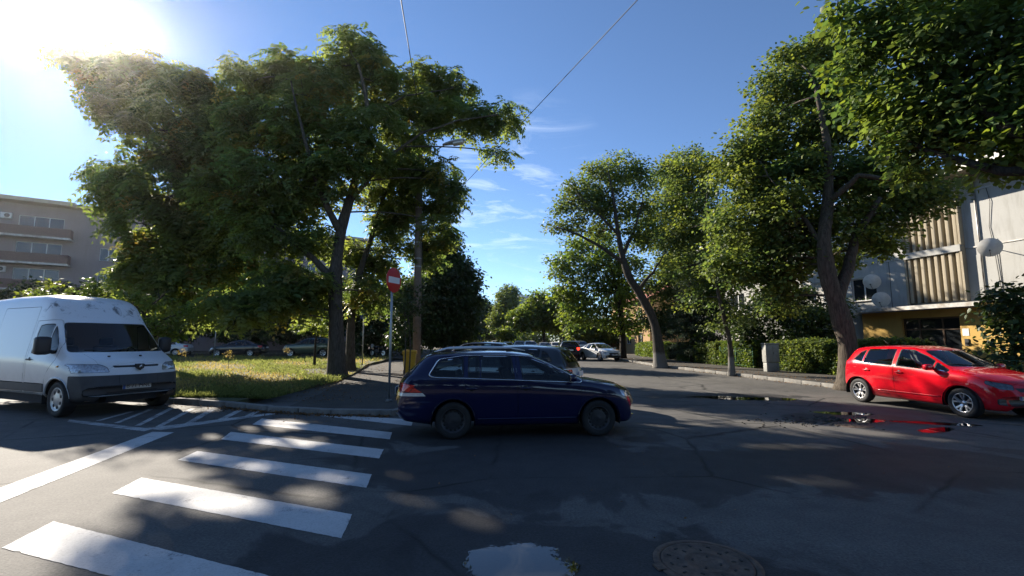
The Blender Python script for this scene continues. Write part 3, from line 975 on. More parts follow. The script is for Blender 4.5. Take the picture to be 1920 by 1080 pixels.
VAN = dict(gap=.009, H=2.5, wr=.80, tyre=.345, tyre_w=.215, wheel_y=.955, xf=1.62, xr=-1.6, sig=.045, tuck=.03, edge=.16, arch=1.2, lip=.02,
    top=[(-2.55, .6), (-2.54, 2.25), (-2.42, 2.46), (-1, 2.5), (.25, 2.49), (.55, 2.44), (.78, 2.34), (1.10, 2.0), (1.20, 1.90), (1.80, 1.30), (1.90, 1.265), (2.30, 1.10), (2.43, .98), (2.50, .80), (2.55, .55)],
    bot=[(-2.55, .5), (-2.3, .42), (-1, .38), (1, .38), (2.0, .32), (2.45, .30), (2.55, .40)],
    belt=[(-2.55, 1.25), (0, 1.22), (1.4, 1.16), (1.9, 1.08), (2.55, .90)],
    plan=[(-2.55, .95), (-1.5, 1.0), (1.2, 1.0), (1.9, .99), (2.3, .94), (2.55, .84)],
    bow=[(-2.55, -.02), (0, 0), (.5, .06), (1.1, .20), (1.8, .22), (2.2, .24), (2.55, .27)],
    side_win=[[(.50, 1.23), (.56, 1.80), (.74, 1.83), (1.02, 1.83), (1.02, 1.23)], [(1.06, 1.23), (1.06, 1.80), (1.36, 1.42), (1.40, 1.23)]],
    wind=([(-.86, 1.25), (.86, 1.25), (.73, 1.86), (-.73, 1.86)], .9, 2.0),
    bonnet=([(1.72, -.72), (1.72, .72), (2.36, .60), (2.36, -.60)], 1.6, 2.42),
    doors=[[(.40, .44), (.40, 1.90), (1.04, 1.92), (1.46, 1.45), (1.47, 1.1), (1.20, .80), (1.16, .44)], [(-1.2, .44), (-1.2, 2.2), (.34, 2.2), (.34, .44)]],
    cuts=[('bumper', 'side', [(1.98, .28), (1.98, .80), (2.7, .80), (2.7, .28)], 'bumper_grey', .02, {'x': (1.9, 3), 'push': .012}),
          ('bumper', 'front', [(-.97, .28), (.97, .28), (.97, .80), (-.97, .80)], 'bumper_grey', .02, {'x': (1.8, 3), 'push': .012}),
          ('side_moulding', 'side', [(-1.1, .47), (-1.1, .63), (1.17, .63), (1.17, .47)], 'bumper_grey', .02, {'push': .014}),
          ('head_lamp', 'front', [(.47, .855), (.50, .96), (.60, 1.02), (.95, 1.035), (.965, .86)], 'lamp_clear', .03, {'x': (1.7, 3), 'pair': 1, 'rim': 1}),
          ('grille', 'front', [(-.40, .945), (.40, .945), (.42, .985), (-.42, .985)], 'black_plastic', .012, {'x': (1.9, 3)})],
    belt_in=1.2, **{'in': (.45, 1.5)}, seat_x=.75, dash_x=1.55, mirror=(1.30, 1.26), mirror_bev=.072, mirror_d=(.17, .25, .36), mirror_mat=M['black_plastic'], handle_mat=M['black_plastic'],
    glass_of={'windscreen': 'glass_mid'}, handles={}, h_dx=.10, h_z=1.10, plates={'front': (0, .56)}, plate_y=.05)

# ------------------------------------------------------------------ ground materials
def asphalt_mat(name, lo, hi, wet=(), rough=0.85):
    t = NT(name)
    c = t.coord()
    big = t.noise(c, 0.22, 5, 0.6, 0.5)
    med = t.noise(c, 2.4, 8, 0.65)
    fine = t.noise(c, 42, 4, 0.75)
    vor = t.n('TexVoronoi', Vector=c, Scale=70.0).outputs['Distance']
    base = t.ramp(t.math('ADD', t.math('MULTIPLY', big, .55), t.math('MULTIPLY', med, .45)), (0.36, lo), (0.64, hi))
    base = t.mix(0.8, base, t.ramp(fine, (0.3, (.35, .35, .35)), (0.72, (1.6, 1.57, 1.5))), 'MULTIPLY')
    stain = t.ramp(t.noise(c, 0.8, 9, .7, 1.2), (0.56, 0.0), (0.66, 0.55))
    base = t.mix(stain, base, tuple(x * .5 for x in lo))
    # hairline cracks
    cr = t.n('TexVoronoi', {'feature': 'DISTANCE_TO_EDGE'}, Vector=t.mix(0.12, c, t.n('TexNoise', Vector=c, Scale=2.5, Detail=6.0).outputs['Color']), Scale=0.33).outputs['Distance']
    crf = t.math('MULTIPLY', t.ramp(cr, (0.0, 1.0), (0.013, 0.0)), t.ramp(t.noise(c, .35, 3), (.42, 0.0), (.52, 0.85)))
    base = t.mix(crf, base, (.006, .006, .006))
    h = t.math('ADD', t.math('MULTIPLY', vor, .6), t.math('ADD', fine, t.math('MULTIPLY', crf, -2.0)))
    rg = rough
    nrm_s = 0.55
    if wet:
        tot = None
        for x, y, rx, ry in wet:
            d = t.n('VectorMath', {'operation': 'LENGTH'})
            mpn = t.n('Mapping', {'vector_type': 'POINT'}, Vector=c, Location=(-x / rx, -y / ry, 0), Scale=(1 / rx, 1 / ry, 0))
            t.t.links.new(mpn.outputs[0], d.inputs[0])
            v = t.math('SUBTRACT', 1.0, d.outputs['Value'])
            tot = v if tot is None else t.math('MAXIMUM', tot, v)
        wob = t.math('ADD', t.math('MULTIPLY', t.math('SUBTRACT', t.noise(c, 0.9, 10, .62, .8), .5), 2.2), t.math('MULTIPLY', t.math('SUBTRACT', fine, .5), .55))
        tot = t.math('ADD', tot, wob)
        wf = t.ramp(tot, (0.03, 0.0), (0.07, 1.0))
        base = t.mix(wf, base, t.mix(1.0, base, (.40, .41, .44), 'MULTIPLY'))
        rg = t.n('MapRange', Value=wf, To_Min=rough, To_Max=0.42).outputs[0]
        deep = t.ramp(tot, (0.5, 0.0), (0.62, 1.0))
        rg = t.n('Mix', {'data_type': 'FLOAT'})
        t.set(rg.inputs[0], wf); t.set(rg.inputs[2], rough); t.set(rg.inputs[3], t.n('MapRange', Value=deep, To_Min=.70, To_Max=.66).outputs[0])
        rg = rg.outputs[0]
        nrm_s = t.n('MapRange', Value=deep, To_Min=.5, To_Max=.06).outputs[0]
    return t.done(t.bsdf(Base_Color=base, Roughness=rg, Specular_IOR_Level=.35, Normal=t.bump(h, nrm_s, .006)))


WET = [(0.0, 3.6, 2.0, 1.1), (0.6, 6.4, 3.0, 1.5), (5.0, 6.5, 3.0, 1.2), (7.2, 10.2, 1.5, .7), (6.2, 14.2, 2.2, .8), (-0.2, 8.3, 3.0, 1.0)]
M['asphalt'] = asphalt_mat('asphalt', (.066, .064, .062), (.135, .13, .122), WET, .82)
M['pavement'] = asphalt_mat('pavement', (.036, .033, .029), (.085, .078, .068), (), .9)
M['concrete'] = flat('concrete', (.21, .20, .18), .9, 0, .25, 5, .3, dirt=(.085, .078, .068))
M['soil'] = flat('soil', (.06, .045, .03), .95, 0, .4, 3, .6, dirt=(.09, .085, .04))


def line_paint():
    t = NT('road_paint')
    c = t.coord()
    wear = t.ramp(t.math('ADD', t.math('MULTIPLY', t.noise(c, 3.2, 9, .68), .75), t.math('MULTIPLY', t.noise(c, 60, 3, .7), .25)), (.35, 1.0), (.43, 0.0))
    tone = t.ramp(t.noise(c, 1.3, 8, .65), (.3, (.40, .40, .39)), (.7, (.58, .57, .555)))
    cc = t.mix(wear, tone, (.16, .155, .15))
    cc = t.mix(.55, cc, t.ramp(t.noise(c, 55, 4, .75), (.33, (.62, .62, .62)), (.5, (1.12, 1.12, 1.12))), 'MULTIPLY')
    cc = t.mix(t.ramp(t.noise(t.n('Mapping', Vector=c, Scale=(1.2, .25, 1)).outputs[0], 1.6, 7, .65), (.55, 0.0), (.75, .45)), cc, (.30, .29, .28))
    return t.done(t.bsdf(Base_Color=cc, Roughness=.75, Specular_IOR_Level=.35, Normal=t.bump(t.noise(c, 110, 3, .7), .5, .004)))


def worn_paint():
    t = NT('worn_road_paint')
    c = t.coord()
    wear = t.ramp(t.math('ADD', t.math('MULTIPLY', t.noise(c, 2.2, 9, .7), .6), t.math('MULTIPLY', t.noise(c, 40, 4, .7), .4)), (.40, 1.0), (.56, 0.0))
    cc = t.mix(wear, (.52, .51, .49), (.12, .115, .11))
    return t.done(t.bsdf(Base_Color=cc, Roughness=.8, Normal=t.bump(t.noise(c, 110, 3, .7), .5, .004)))


M['line'] = line_paint()
M['line_worn'] = worn_paint()

# ------------------------------------------------------------------ the setting: ground
ground_mb = MB()
ground_mb.add([(-480, -120, -.06), (480, -120, -.06), (480, 520, -.06), (-480, 520, -.06)], [(0, 1, 2, 3)])
tag(ground_mb.build('ground', M['soil']), kind='structure')
road_mb = MB()
road_mb.add([(-140, -60, 0), (140, -60, 0), (140, 420, 0), (-140, 420, 0)], [(0, 1, 2, 3)])
road = tag(road_mb.build('road', M['asphalt']), kind='structure')


def xy(v): return (v.x, v.y)


def slab(name, outline, z, mat, parent=None, z0=-.04):
    mb = MB(); mb.prism(outline, z0, z, 0)
    o = mb.build(name, mat, parent)
    if parent is None: tag(o, kind='structure')
    return o


def decal(name, quad, mat, z=.004):
    rg = random.Random(len(quad) * 1000 + int(quad[0][0] * 977))
    pts = []
    for i, a in enumerate(quad):
        b = quad[(i + 1) % len(quad)]
        n_ = max(1, int(math.dist(a, b) / .045))
        for k in range(n_):
            j_ = rg.gauss(0, .0022) + (rg.random() < .02) * rg.uniform(-.012, .012)
            dx, dy = (b[0] - a[0]) / math.dist(a, b), (b[1] - a[1]) / math.dist(a, b)
            pts.append((a[0] + (b[0] - a[0]) * k / n_ - dy * j_, a[1] + (b[1] - a[1]) * k / n_ + dx * j_, z))
    mb = MB(); mb.add(pts, [tuple(range(len(pts)))])
    return mb.build(name, mat, road)


PXQ = lambda *ps: [xy(G(u, v)) for u, v in ps]
for q in ([(100, 978), (560, 1094), (420, 1136), (3, 1028)],
          [(265, 896), (660, 965), (640, 1010), (209, 925)],
          [(370, 846), (697, 890), (687, 915), (333, 863)],
          [(433, 810), (719, 843), (711, 860), (414, 824)],
          [(491, 785), (735, 811), (731, 824), (473, 796)],
          [(590, 776), (745, 786), (775, 800), (580, 779)]):
    if q[0] == (590, 776): decal('zebra_stripe', PXQ((582, 778), (640, 779), (775, 787), (772, 799)), M['line'])
    else: decal('zebra_stripe', PXQ(*q), M['line'])
decal('stop_line', PXQ((-320, 1004), (0, 915), (286, 810), (326, 811), (0, 943), (-320, 1060)), M['line'])
decal('hatch_border', PXQ((130, 787), (272, 803), (300, 801), (270, 809), (126, 791)), M['line_worn'])
decal('hatch_border', PXQ((272, 803.5), (515, 774), (516, 777), (300, 807)), M['line_worn'], .0055)
for a, b, w in (((178, 790), (243, 772), 9), ((213, 794), (278, 768), 9), ((252, 799), (318, 765), 10), ((291, 801), (357, 766), 10), ((344, 796), (392, 768), 12), ((404, 789), (445, 769), 12), ((456, 782), (480, 770), 11)):
    decal('hatch_stripe', PXQ(a, b, (b[0] + w * 1.0, b[1] + .2), (a[0] + w * 1.2, a[1] - .6)), M['line_worn'], .0070)
# a patched trench and a faint old line on the right of the road
decal('asphalt_patch', [(6.6, 4.2), (9.6, 6.6), (9.9, 6.2), (6.9, 3.8)], M['pavement'], .003)

# kerb lines
KR = [(14.2, -6), (13.0, 5.0), (11.35, 16.2), (10.2, 23.6), (9.25, 29.6), (8.9, 42), (8.7, 70), (8.5, 150), (8.4, 330)]
kl_px = [(-420, 736), (100, 744), (325, 757), (421, 764), (500, 773), (620, 779), (735, 781)]
KL0 = [xy(G(u, v)) for u, v in kl_px]
KL = KL0 + [(-2.1, 11.35), (-1.9, 11.8), (-2.1, 12.6), (-2.9, 17), (-3.5, 23), (-4.0, 31), (-4.2, 34.5), (-5.2, 36.2), (-7.5, 37)]


def offset(line, d):
    out = []
    for i, p in enumerate(line):
        a = Vector(line[max(i - 1, 0)]); b = Vector(line[min(i + 1, len(line) - 1)])
        t = (b - a).normalized()
        out.append((p[0] - t.y * d, p[1] + t.x * d))
    return out


def kerb(name, line, z, side, dip=()):
    """a row of kerb stones along a line; side +1 puts the stones to its left"""
    par = MB(); inner = offset(line, side * .02)
    par.tube([(p[0], p[1], -.05) for p in inner], .03, 4)
    root = tag(par.build(name, M['concrete']), kind='structure')
    i = 0
    stones = 0
    for a, b in zip(line[:-1], line[1:]):
        A, B = Vector((*a, 0)), Vector((*b, 0))
        Ln = (B - A).length
        far = (A + B).length / 2
        k = max(1, round(Ln / (0.95 if far < 60 else 3.0)))
        t = (B - A) / Ln
        n = Vector((-t.y, t.x, 0)) * side
        for j in range(k):
            if stones > 220: break
            stones += 1
            c = A + t * (j + .5) * Ln / k + n * .09
            h = z + .022 + random.uniform(-.012, .012)
            mb = MB()
            mb.bbox((0, 0, 0), (Ln / k - .018, .17, h + .1), .018)
            o = mb.build('kerb_stone', M['concrete'], root)
            o.location = (c.x, c.y, (h - .1) / 2)
            o.rotation_euler = (random.uniform(-.02, .02), random.uniform(-.012, .012), math.atan2(t.y, t.x) + random.uniform(-.012, .012))
    return root


kerb('street_kerb', KR[:7], .12, -1)
kerb('corner_kerb', KL, .12, 1)

# right-hand pavement strip and the gardens behind it
KRo = offset(KR, -.17)
hedge_line = offset(KR, -3.6)
slab('pavement', KRo + hedge_line[::-1], .13, M['pavement'])
slab('garden', hedge_line + [(90, 330), (90, -6)], .12, M['soil'])

# left corner: tarmac footpath, then the grass
KLo = offset(KL, .17)
path_left = [xy(G(538, 763, .12)), xy(G(598, 739, .12)), xy(G(640, 715, .12)), xy(G(668, 700, .12)), xy(G(690, 686, .12)), (-9.4, 37.2)]
slab('footpath', KLo[3:] + path_left[::-1], .118, M['pavement'])

# side street behind the grass
slab('side_street', [(-9.4, 37.2), (-7.4, 37.2), (-3.6, 36.6), (-3.4, 43.5), (-8, 45.5), (-140, 62), (-140, 47), (-40, 39.2)], .25, M['pavement'], z0=-.05)
slab('verge', [(-4.4, 44.2), (-5.0, 150), (-5.2, 330), (-140, 330), (-140, 62.6), (-8, 46)], .36, M['soil'])
kerb('far_kerb', [(-8.2, 46), (-40, 49.8), (-90, 56)], .40, -1)

# the grass island: a lumpy sheet cut to its outline, rising gently away from the road
GR = [KLo[0], KLo[1], KLo[2], KLo[3]] + path_left + [(-40, 39.2), (-62, 42), (-62, 16)]
bm = bmesh.new()
gx, gy = np.meshgrid(np.arange(-63, -6.5, .5), np.arange(11.5, 43.5, .5), indexing='ij')
vv = [[bm.verts.new((x, y, 0)) for x, y in zip(a, b)] for a, b in zip(gx, gy)]
for i in range(len(vv) - 1):
    for j in range(len(vv[0]) - 1): bm.faces.new((vv[i][j], vv[i + 1][j], vv[i + 1][j + 1], vv[i][j + 1]))
poly_g = GR
for i in range(len(poly_g)):
    p, q = poly_g[i], poly_g[(i + 1) % len(poly_g)]
    du, dv = q[0] - p[0], q[1] - p[1]
    mnx, mxx, mny, mxy = min(p[0], q[0]) - .6, max(p[0], q[0]) + .6, min(p[1], q[1]) - .6, max(p[1], q[1]) + .6
    fs = [f for f in bm.faces if mnx < f.calc_center_median().x < mxx and mny < f.calc_center_median().y < mxy]
    geom = list({e for f in fs for e in f.edges}) + list({v for f in fs for v in f.verts}) + fs
    if fs: bmesh.ops.bisect_plane(bm, geom=geom, dist=1e-4, plane_co=(p[0], p[1], 0), plane_no=Vector((dv, -du, 0)).normalized())
bmesh.ops.delete(bm, geom=[f for f in bm.faces if not in_poly(f.calc_center_median()[:2], poly_g)], context='FACES')


def lawn_z(x, y):
    return .135 + np.clip((y - 13) / 24, 0, 1) * .17 + .025 * np.sin(x * 1.3 + y * .7) * np.sin(y * 1.1 - x * .4)


for v in bm.verts: v.co.z = float(lawn_z(v.co.x, v.co.y))
rim = bmesh.ops.extrude_edge_only(bm, edges=[e for e in bm.edges if e.is_boundary])
for v in rim['geom']:
    if isinstance(v, bmesh.types.BMVert): v.co.z = -.05
t = NT('lawn_soil')
c = t.coord()
M['lawn'] = t.done(t.bsdf(Base_Color=t.ramp(t.noise(c, .9, 8, .65), (.35, (.11, .085, .045)), (.6, (.075, .085, .03))), Roughness=.95, Normal=t.bump(t.noise(c, 14, 5), .8, .05)))
me = bpy.data.meshes.new('lawn'); bm.to_mesh(me); bm.free(); me.materials.append(M['lawn'])
lawn = tag(link('lawn', me), kind='structure')

# grass blades
def blades(name, pts, h, w, cols, mat, lean=.5):
    n = len(pts)
    a = RNG.uniform(0, 2 * PI, n)
    s = np.stack([np.cos(a), np.sin(a), np.zeros(n)], 1) * (w[:, None] / 2)
    ln = RNG.normal(0, lean, (n, 2))
    tip = pts + np.concatenate([ln * h[:, None], h[:, None]], 1)
    mid = pts + np.concatenate([ln * h[:, None] * .35, h[:, None] * .6], 1)
    V = np.stack([pts - s, pts + s, mid + s * .7, tip, mid - s * .7], 1).reshape(-1, 3)
    b = np.arange(n)[:, None] * 5
    F = (b + np.array([[0, 1, 2, 3, 4]])).astype(np.int32)
    C = np.repeat(cols, 5, axis=0)
    return np_mesh(name, V, F, mat, C)


M['grass'] = leaf_mat('grass', (.17, .18, .055), .45, (.34, .36, .10), .6, .3)
npt = 90000
yy = 12.6 + (RNG.random(npt) ** 1.7) * 26
xx = -6.5 - RNG.random(npt) * (yy * .75 + 2.5 - 4)
ok = np.array([in_poly((x, y), GR) for x, y in zip(xx, yy)])
xx, yy = xx[ok], yy[ok]
pn = np.sin(xx * .55 + 1.3) * np.sin(yy * .42 + .6) + .6 * np.sin(xx * 1.3 + yy * 1.1) + RNG.normal(0, .35, len(xx))
dry = (pn > .05) & (yy > 14)
bare = np.hypot(xx + 8.4, yy - 22.5) < 1.7 + .5 * np.sin(3 * np.arctan2(yy - 22.5, xx + 8.4))
edge_d = np.min([np.hypot(xx - q_.x, yy - q_.y) for q_ in [Vector(a_).lerp(Vector(b_), f_) for a_, b_ in zip(path_left[:-1], path_left[1:]) for f_ in np.linspace(0, 1, 12)]], axis=0)
keep = ~(dry & (RNG.random(len(xx)) < .5)) & ~(bare & (RNG.random(len(xx)) < .9)) & ~((edge_d < .35 + .3 * np.sin(yy * 1.7)) & (RNG.random(len(xx)) < .75))
xx, yy, dry = xx[keep], yy[keep], dry[keep]
pts = np.stack([xx, yy, lawn_z(xx, yy) - .01], 1)
hh = RNG.gamma(4, .019, len(xx)) * np.where(dry, .7, 1.0) * (1 + np.clip((yy - 26) / 14, 0, 1))
cols = np.where(dry[:, None], np.array([[1.75, 1.3, 1.35]]), np.array([[.95, 1.0, .9]])) * RNG.uniform(.65, 1.25, (len(xx), 1))
g_me = blades('grass', pts, hh, RNG.uniform(.015, .035, len(xx)) * (1 + yy / 40), cols, M['grass'])
tag(link('grass', g_me), kind='stuff')

# fallen leaves swept along the kerbs
M['dry_leaf'] = leaf_mat('dry_leaf', (.20, .11, .05), .2, (.3, .17, .06), .8, .2)


def leaf_quads(pos, d, n, L, Wd):
    """diamond leaves folded along the midrib"""
    s = np.cross(d, n); s /= np.linalg.norm(s, axis=1, keepdims=True) + 1e-9
    n2 = np.cross(s, d)
    L = L[:, None]; Wd = Wd[:, None]
    a = pos; b = pos + d * L * .45 + s * Wd * .5 + n2 * L * .08; c_ = pos + d * L; e = pos + d * L * .45 - s * Wd * .5 + n2 * L * .08
    return np.stack([a, b, c_, e], 1)


def scatter_on_ground(name, n, fn, size=(.03, .09), tint=None):
    p = np.array([fn() for _ in range(n)])
    a = RNG.uniform(0, 2 * PI, n); tl = RNG.normal(0, .35, n)
    d = np.stack([np.cos(a), np.sin(a), tl], 1); d /= np.linalg.norm(d, axis=1, keepdims=True)
    nn = np.stack([RNG.normal(0, .4, n), RNG.normal(0, .4, n), np.ones(n)], 1); nn /= np.linalg.norm(nn, axis=1, keepdims=True)
    L = RNG.uniform(*size, n)
    Q = leaf_quads(p, d, nn, L, L * .6).reshape(-1, 3)
    F = np.arange(n * 4).reshape(-1, 4)
    C = np.repeat(RNG.uniform(.5, 1.4, (n, 1)) * np.array(tint or (1, 1, 1)), 4, axis=0)
    return tag(link(name, np_mesh(name, Q, F, M['dry_leaf'], C)), kind='stuff')


def along(line, spread, z, side):
    seg = [(Vector(a), Vector(b)) for a, b in zip(line[:-1], line[1:])]
    wts = [(b - a).length for a, b in seg]

    def f():
        a, b = random.choices(seg, wts)[0]
        t = (b - a).normalized(); nrm = Vector((-t.y, t.x)) * side
        p = a.lerp(b, random.random()) + nrm * abs(random.gauss(0, spread))
        return (p.x, p.y, z + random.uniform(0.004, .03))
    return f


scatter_on_ground('fallen_leaves', 900, along(KL0[3:], .10, .0, -1))
scatter_on_ground('fallen_leaves', 300, along(KL0[2:], .5, .0, -1), (.02, .06))
scatter_on_ground('fallen_leaves', 900, along(KR[1:6], .22, .0, 1))
scatter_on_ground('fallen_leaves', 1500, along(offset(KR[1:6], -.3), .9, .135, -1))
scatter_on_ground('fallen_leaves', 1500, lambda: (lambda y_: (random.uniform(-2.3 - .3 * (y_ - 11.8), -5.2 + .1 * (y_ - 11.8)) if random.random() < .4 else -5.0 - .25 * (y_ - 11.8) + random.gauss(0, .5), y_, .122))(random.uniform(11.9, 22)), (.02, .07))
scatter_on_ground('fallen_leaves', 1400, lambda: (lambda x_, y_: (x_, y_, float(lawn_z(x_, y_)) + .03))(random.gauss(-9.5, 2.2), random.uniform(13.5, 27)), (.04, .1))
scatter_on_ground('fallen_leaves', 120, lambda: (random.uniform(-1, 9), random.uniform(3, 12), .006), (.015, .04))

# puddles: still water lying in hollows of the road
t = NT('puddle_water')
c = t.coord('Generated')
cw = t.coord('Object')
d_ = t.n('VectorMath', {'operation': 'LENGTH'}); t.set(d_.inputs[0], t.n('Mapping', Vector=c, Location=(-1, -1, 0), Scale=(2, 2, 0)).outputs[0])
m_ = t.math('SUBTRACT', .74, d_.outputs['Value'])
m_ = t.math('ADD', m_, t.math('MULTIPLY', t.math('SUBTRACT', t.noise(cw, 3.2, 5, .55), .5), 1.1))
m_ = t.math('ADD', m_, t.math('MULTIPLY', t.math('SUBTRACT', t.noise(cw, 42, 4, .75), .5), .42))
fac = t.ramp(m_, (.0, 0.0), (.03, 1.0))
wat = t.n('MixShader', Fac=t.n('Fresnel', IOR=1.45).outputs[0])
t.set(wat.inputs[1], t.n('BsdfTransparent', Color=(.42, .42, .42)).outputs[0]); t.set(wat.inputs[2], t.n('BsdfGlossy', Color=(1, 1, 1), Roughness=.02).outputs[0])
ms = t.n('MixShader', Fac=fac); t.set(ms.inputs[1], t.n('BsdfTransparent', Color=(1, 1, 1)).outputs[0]); t.set(ms.inputs[2], wat.outputs[0])
M['water'] = t.done(ms.outputs[0])


def puddle(cx, cy, rx, ry, rot):
    mb = MB()
    mb.add([(rx * 1.5 * math.cos(a), ry * 1.5 * math.sin(a), 0) for a in np.linspace(0, 2 * PI, 41)[:-1]], [tuple(range(40))])
    o = tag(mb.build('puddle', M['water']), kind='structure')
    o.location = (cx, cy, .0045); o.rotation_euler.z = rot


puddle(.03, 3.68, .34, .32, .1)
puddle(7.6, 10.9, .55, .22, -.15)
puddle(7.2, 9.9, .6, .2, .2)
puddle(8.6, 9.6, .7, .16, -.3)
puddle(7.9, 8.9, .45, .14, .5)
puddle(6.9, 13.6, 1.1, .34, -.1)
puddle(5.9, 14.0, .6, .22, .1)


# ------------------------------------------------------------------ buildings
def wall_with_openings(mb, w, h, ops, z0=0.0, y=0.0, depth=.16, mat=0, rev=0):
    """wall in the x-z plane facing -y with real openings and their reveals"""
    xs_ = sorted({0.0, w} | {o[0] for o in ops} | {o[1] for o in ops})
    zs_ = sorted({z0, h} | {o[2] for o in ops} | {o[3] for o in ops})
    for a, b in zip(xs_[:-1], xs_[1:]):
        for c_, d in zip(zs_[:-1], zs_[1:]):
            mx_, mz_ = (a + b) / 2, (c_ + d) / 2
            if any(o[0] < mx_ < o[1] and o[2] < mz_ < o[3] for o in ops): continue
            mb.add([(a, y, c_), (b, y, c_), (b, y, d), (a, y, d)], [(0, 1, 2, 3)], mat)
    for a, b, c_, d in ops:
        q = y + depth
        mb.add([(a, y, c_), (a, q, c_), (a, q, d), (a, y, d)], [(0, 1, 2, 3)], rev)
        mb.add([(b, y, c_), (b, q, c_), (b, q, d), (b, y, d)], [(3, 2, 1, 0)], rev)
        mb.add([(a, y, c_), (b, y, c_), (b, q, c_), (a, q, c_)], [(0, 1, 2, 3)], rev)
        mb.add([(a, y, d), (b, y, d), (b, q, d), (a, q, d)], [(3, 2, 1, 0)], rev)


M['pane'] = None
t = NT('window_pane')
M['pane'] = t.done(t.bsdf(Base_Color=(.02, .024, .028), Roughness=.03, Specular_IOR_Level=.6, Normal=t.bump(t.noise(t.coord(), 1.2, 2), .02, .05)))
M['frame_white'] = flat('frame_white', (.62, .62, .60), .45, 0, .06)
M['frame_brown'] = flat('frame_brown', (.10, .06, .035), .5, 0, .2)
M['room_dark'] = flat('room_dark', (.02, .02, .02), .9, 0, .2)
M['curtain'] = flat('curtain', (.5, .48, .44), .9, 0, .15, 3)


def window(root, a, b, c_, d, y, frame, split=2, curtain=False):
    f = MB(); t_ = .055
    yy = y
    f.box(((a + b) / 2, yy, c_ + t_ / 2), (b - a, .06, t_)); f.box(((a + b) / 2, yy, d - t_ / 2), (b - a, .06, t_))
    for k in range(split + 1):
        x = a + t_ / 2 + (b - a - t_) * k / split
        f.box((x, yy, (c_ + d) / 2), (t_ if k in (0, split) else t_ * 1.3, .058, d - c_ - 2 * t_))
    fo = f.build('window', frame, root)
    for k in range(split):
        p = MB()
        xa = a + (b - a) * k / split + t_ * .5; xb = a + (b - a) * (k + 1) / split - t_ * .5
        p.box(((xa + xb) / 2, yy + .012, (c_ + d) / 2), (xb - xa, .012, d - c_ - t_))
        p.build('pane', M['curtain'] if (curtain and k == 0) else M['pane'], fo)
    s = MB(); s.box(((a + b) / 2, yy - .12, c_ - .02), (b - a + .12, .22, .035)); s.build('sill', M['concrete'], fo)
    return fo


def plaster(name, col, stain=(.2, .19, .17), amt=.6):
    t = NT(name)
    c = t.coord()
    n = t.noise(c, .7, 8, .6); n2 = t.noise(t.n('Mapping', Vector=c, Scale=(3, 3, .35)).outputs[0], 1.2, 8, .7)
    cc = t.ramp(n, (.3, tuple(x * .86 for x in col)), (.7, col))
    cc = t.mix(t.math('MULTIPLY', t.ramp(n2, (.5, 0.0), (.72, 1.0)), amt), cc, stain)
    return t.done(t.bsdf(Base_Color=cc, Roughness=.92, Specular_IOR_Level=.25, Normal=t.bump(t.noise(c, 22, 5), .25, .012)))


M['wall_grey'] = plaster('wall_grey', (.47, .47, .45), (.26, .25, .22))
M['wall_cream'] = plaster('wall_cream', (.50, .43, .33), (.3, .26, .2))
M['wall_yellow'] = plaster('wall_yellow', (.58, .38, .12), (.33, .22, .09), .4)
M['slat'] = plaster('slat_concrete', (.40, .35, .26), (.22, .19, .15))
M['wall_pink'] = plaster('wall_pink', (.28, .235, .23), (.21, .175, .16), .5)
M['wall_orange'] = plaster('wall_orange', (.48, .31, .16), (.3, .2, .1), .4)
M['roof_tile'] = flat('roof_tile', (.26, .09, .06), .85, 0, .35, 8, .4)
M['metal_edge'] = flat('metal_edge', (.45, .44, .42), .45, .5, .25, 5, dirt=(.2, .15, .1))

# --- block of flats on the right
u = Vector((.213, -.977)).normalized()
LW = 24.0
s0 = Vector((22.8, 22.8))
org = s0 - u * LW
RB = empty('apartment_building', (org.x, org.y, .12), math.atan2(u.y, u.x), 'grey block of flats with concrete slat grilles above its ochre entrance', 'building')
Wd, Ht = 38.0, 9.75
ops = []
for fl in (0, 1):
    z = 3.95 + fl * 2.75
    for x in (2.2, 6.2, 10.2, 14.6): ops.append((x, x + 1.7, z + .1, z + 1.5))
    ops.append((17.55, 19.15, z, z + 1.4))
    ops.append((26.9, 28.6, z + .1, z + 1.5)); ops.append((31, 32.7, z + .1, z + 1.5))
for x in (2.2, 6.2, 10.2, 14.6, 26.9, 31): ops.append((x, x + 1.7, .95, 2.3))
gril = [(21.15, 23.75, 3.55, 6.0), (21.15, 23.75, 6.35, 8.8)]
door_op = (20.7, 23.5, .25, 2.75)
mb = MB()
wall_with_openings(mb, Wd, Ht, ops + gril, 3.15)
wall_with_openings(mb, 18.4, 3.15, [o for o in ops if o[2] < 2 and o[1] < 18.4], 0.0)
mb.add([(0, 0, 0), (0, 12, 0), (0, 12, Ht), (0, 0, Ht)], [(0, 1, 2, 3)]); mb.add([(Wd, 0, 0), (Wd, 12, 0), (Wd, 12, Ht), (Wd, 0, Ht)], [(3, 2, 1, 0)])
mb.add([(0, 12, 0), (Wd, 12, 0), (Wd, 12, Ht), (0, 12, Ht)], [(3, 2, 1, 0)]); mb.add([(0, 0, Ht), (Wd, 0, Ht), (Wd, 12, Ht), (0, 12, Ht)], [(0, 1, 2, 3)])
mb.build('wall', M['wall_grey'], RB)
mb = MB()
wall_with_openings(mb, Wd - 18.4, 3.15, [(door_op[0] - 18.4, door_op[1] - 18.4, door_op[2], door_op[3])] + [(o[0] - 18.4, o[1] - 18.4, o[2], o[3]) for o in ops if o[2] < 2 and o[0] > 24], 0, 0, .35)
o = mb.build('entrance_wall', M['wall_yellow'], RB); o.location = (18.4, -.35, 0)
mb = MB(); mb.box((18.4, -.17, 1.575), (.02, .35, 3.15)); mb.build('wall_return', M['wall_yellow'], RB)
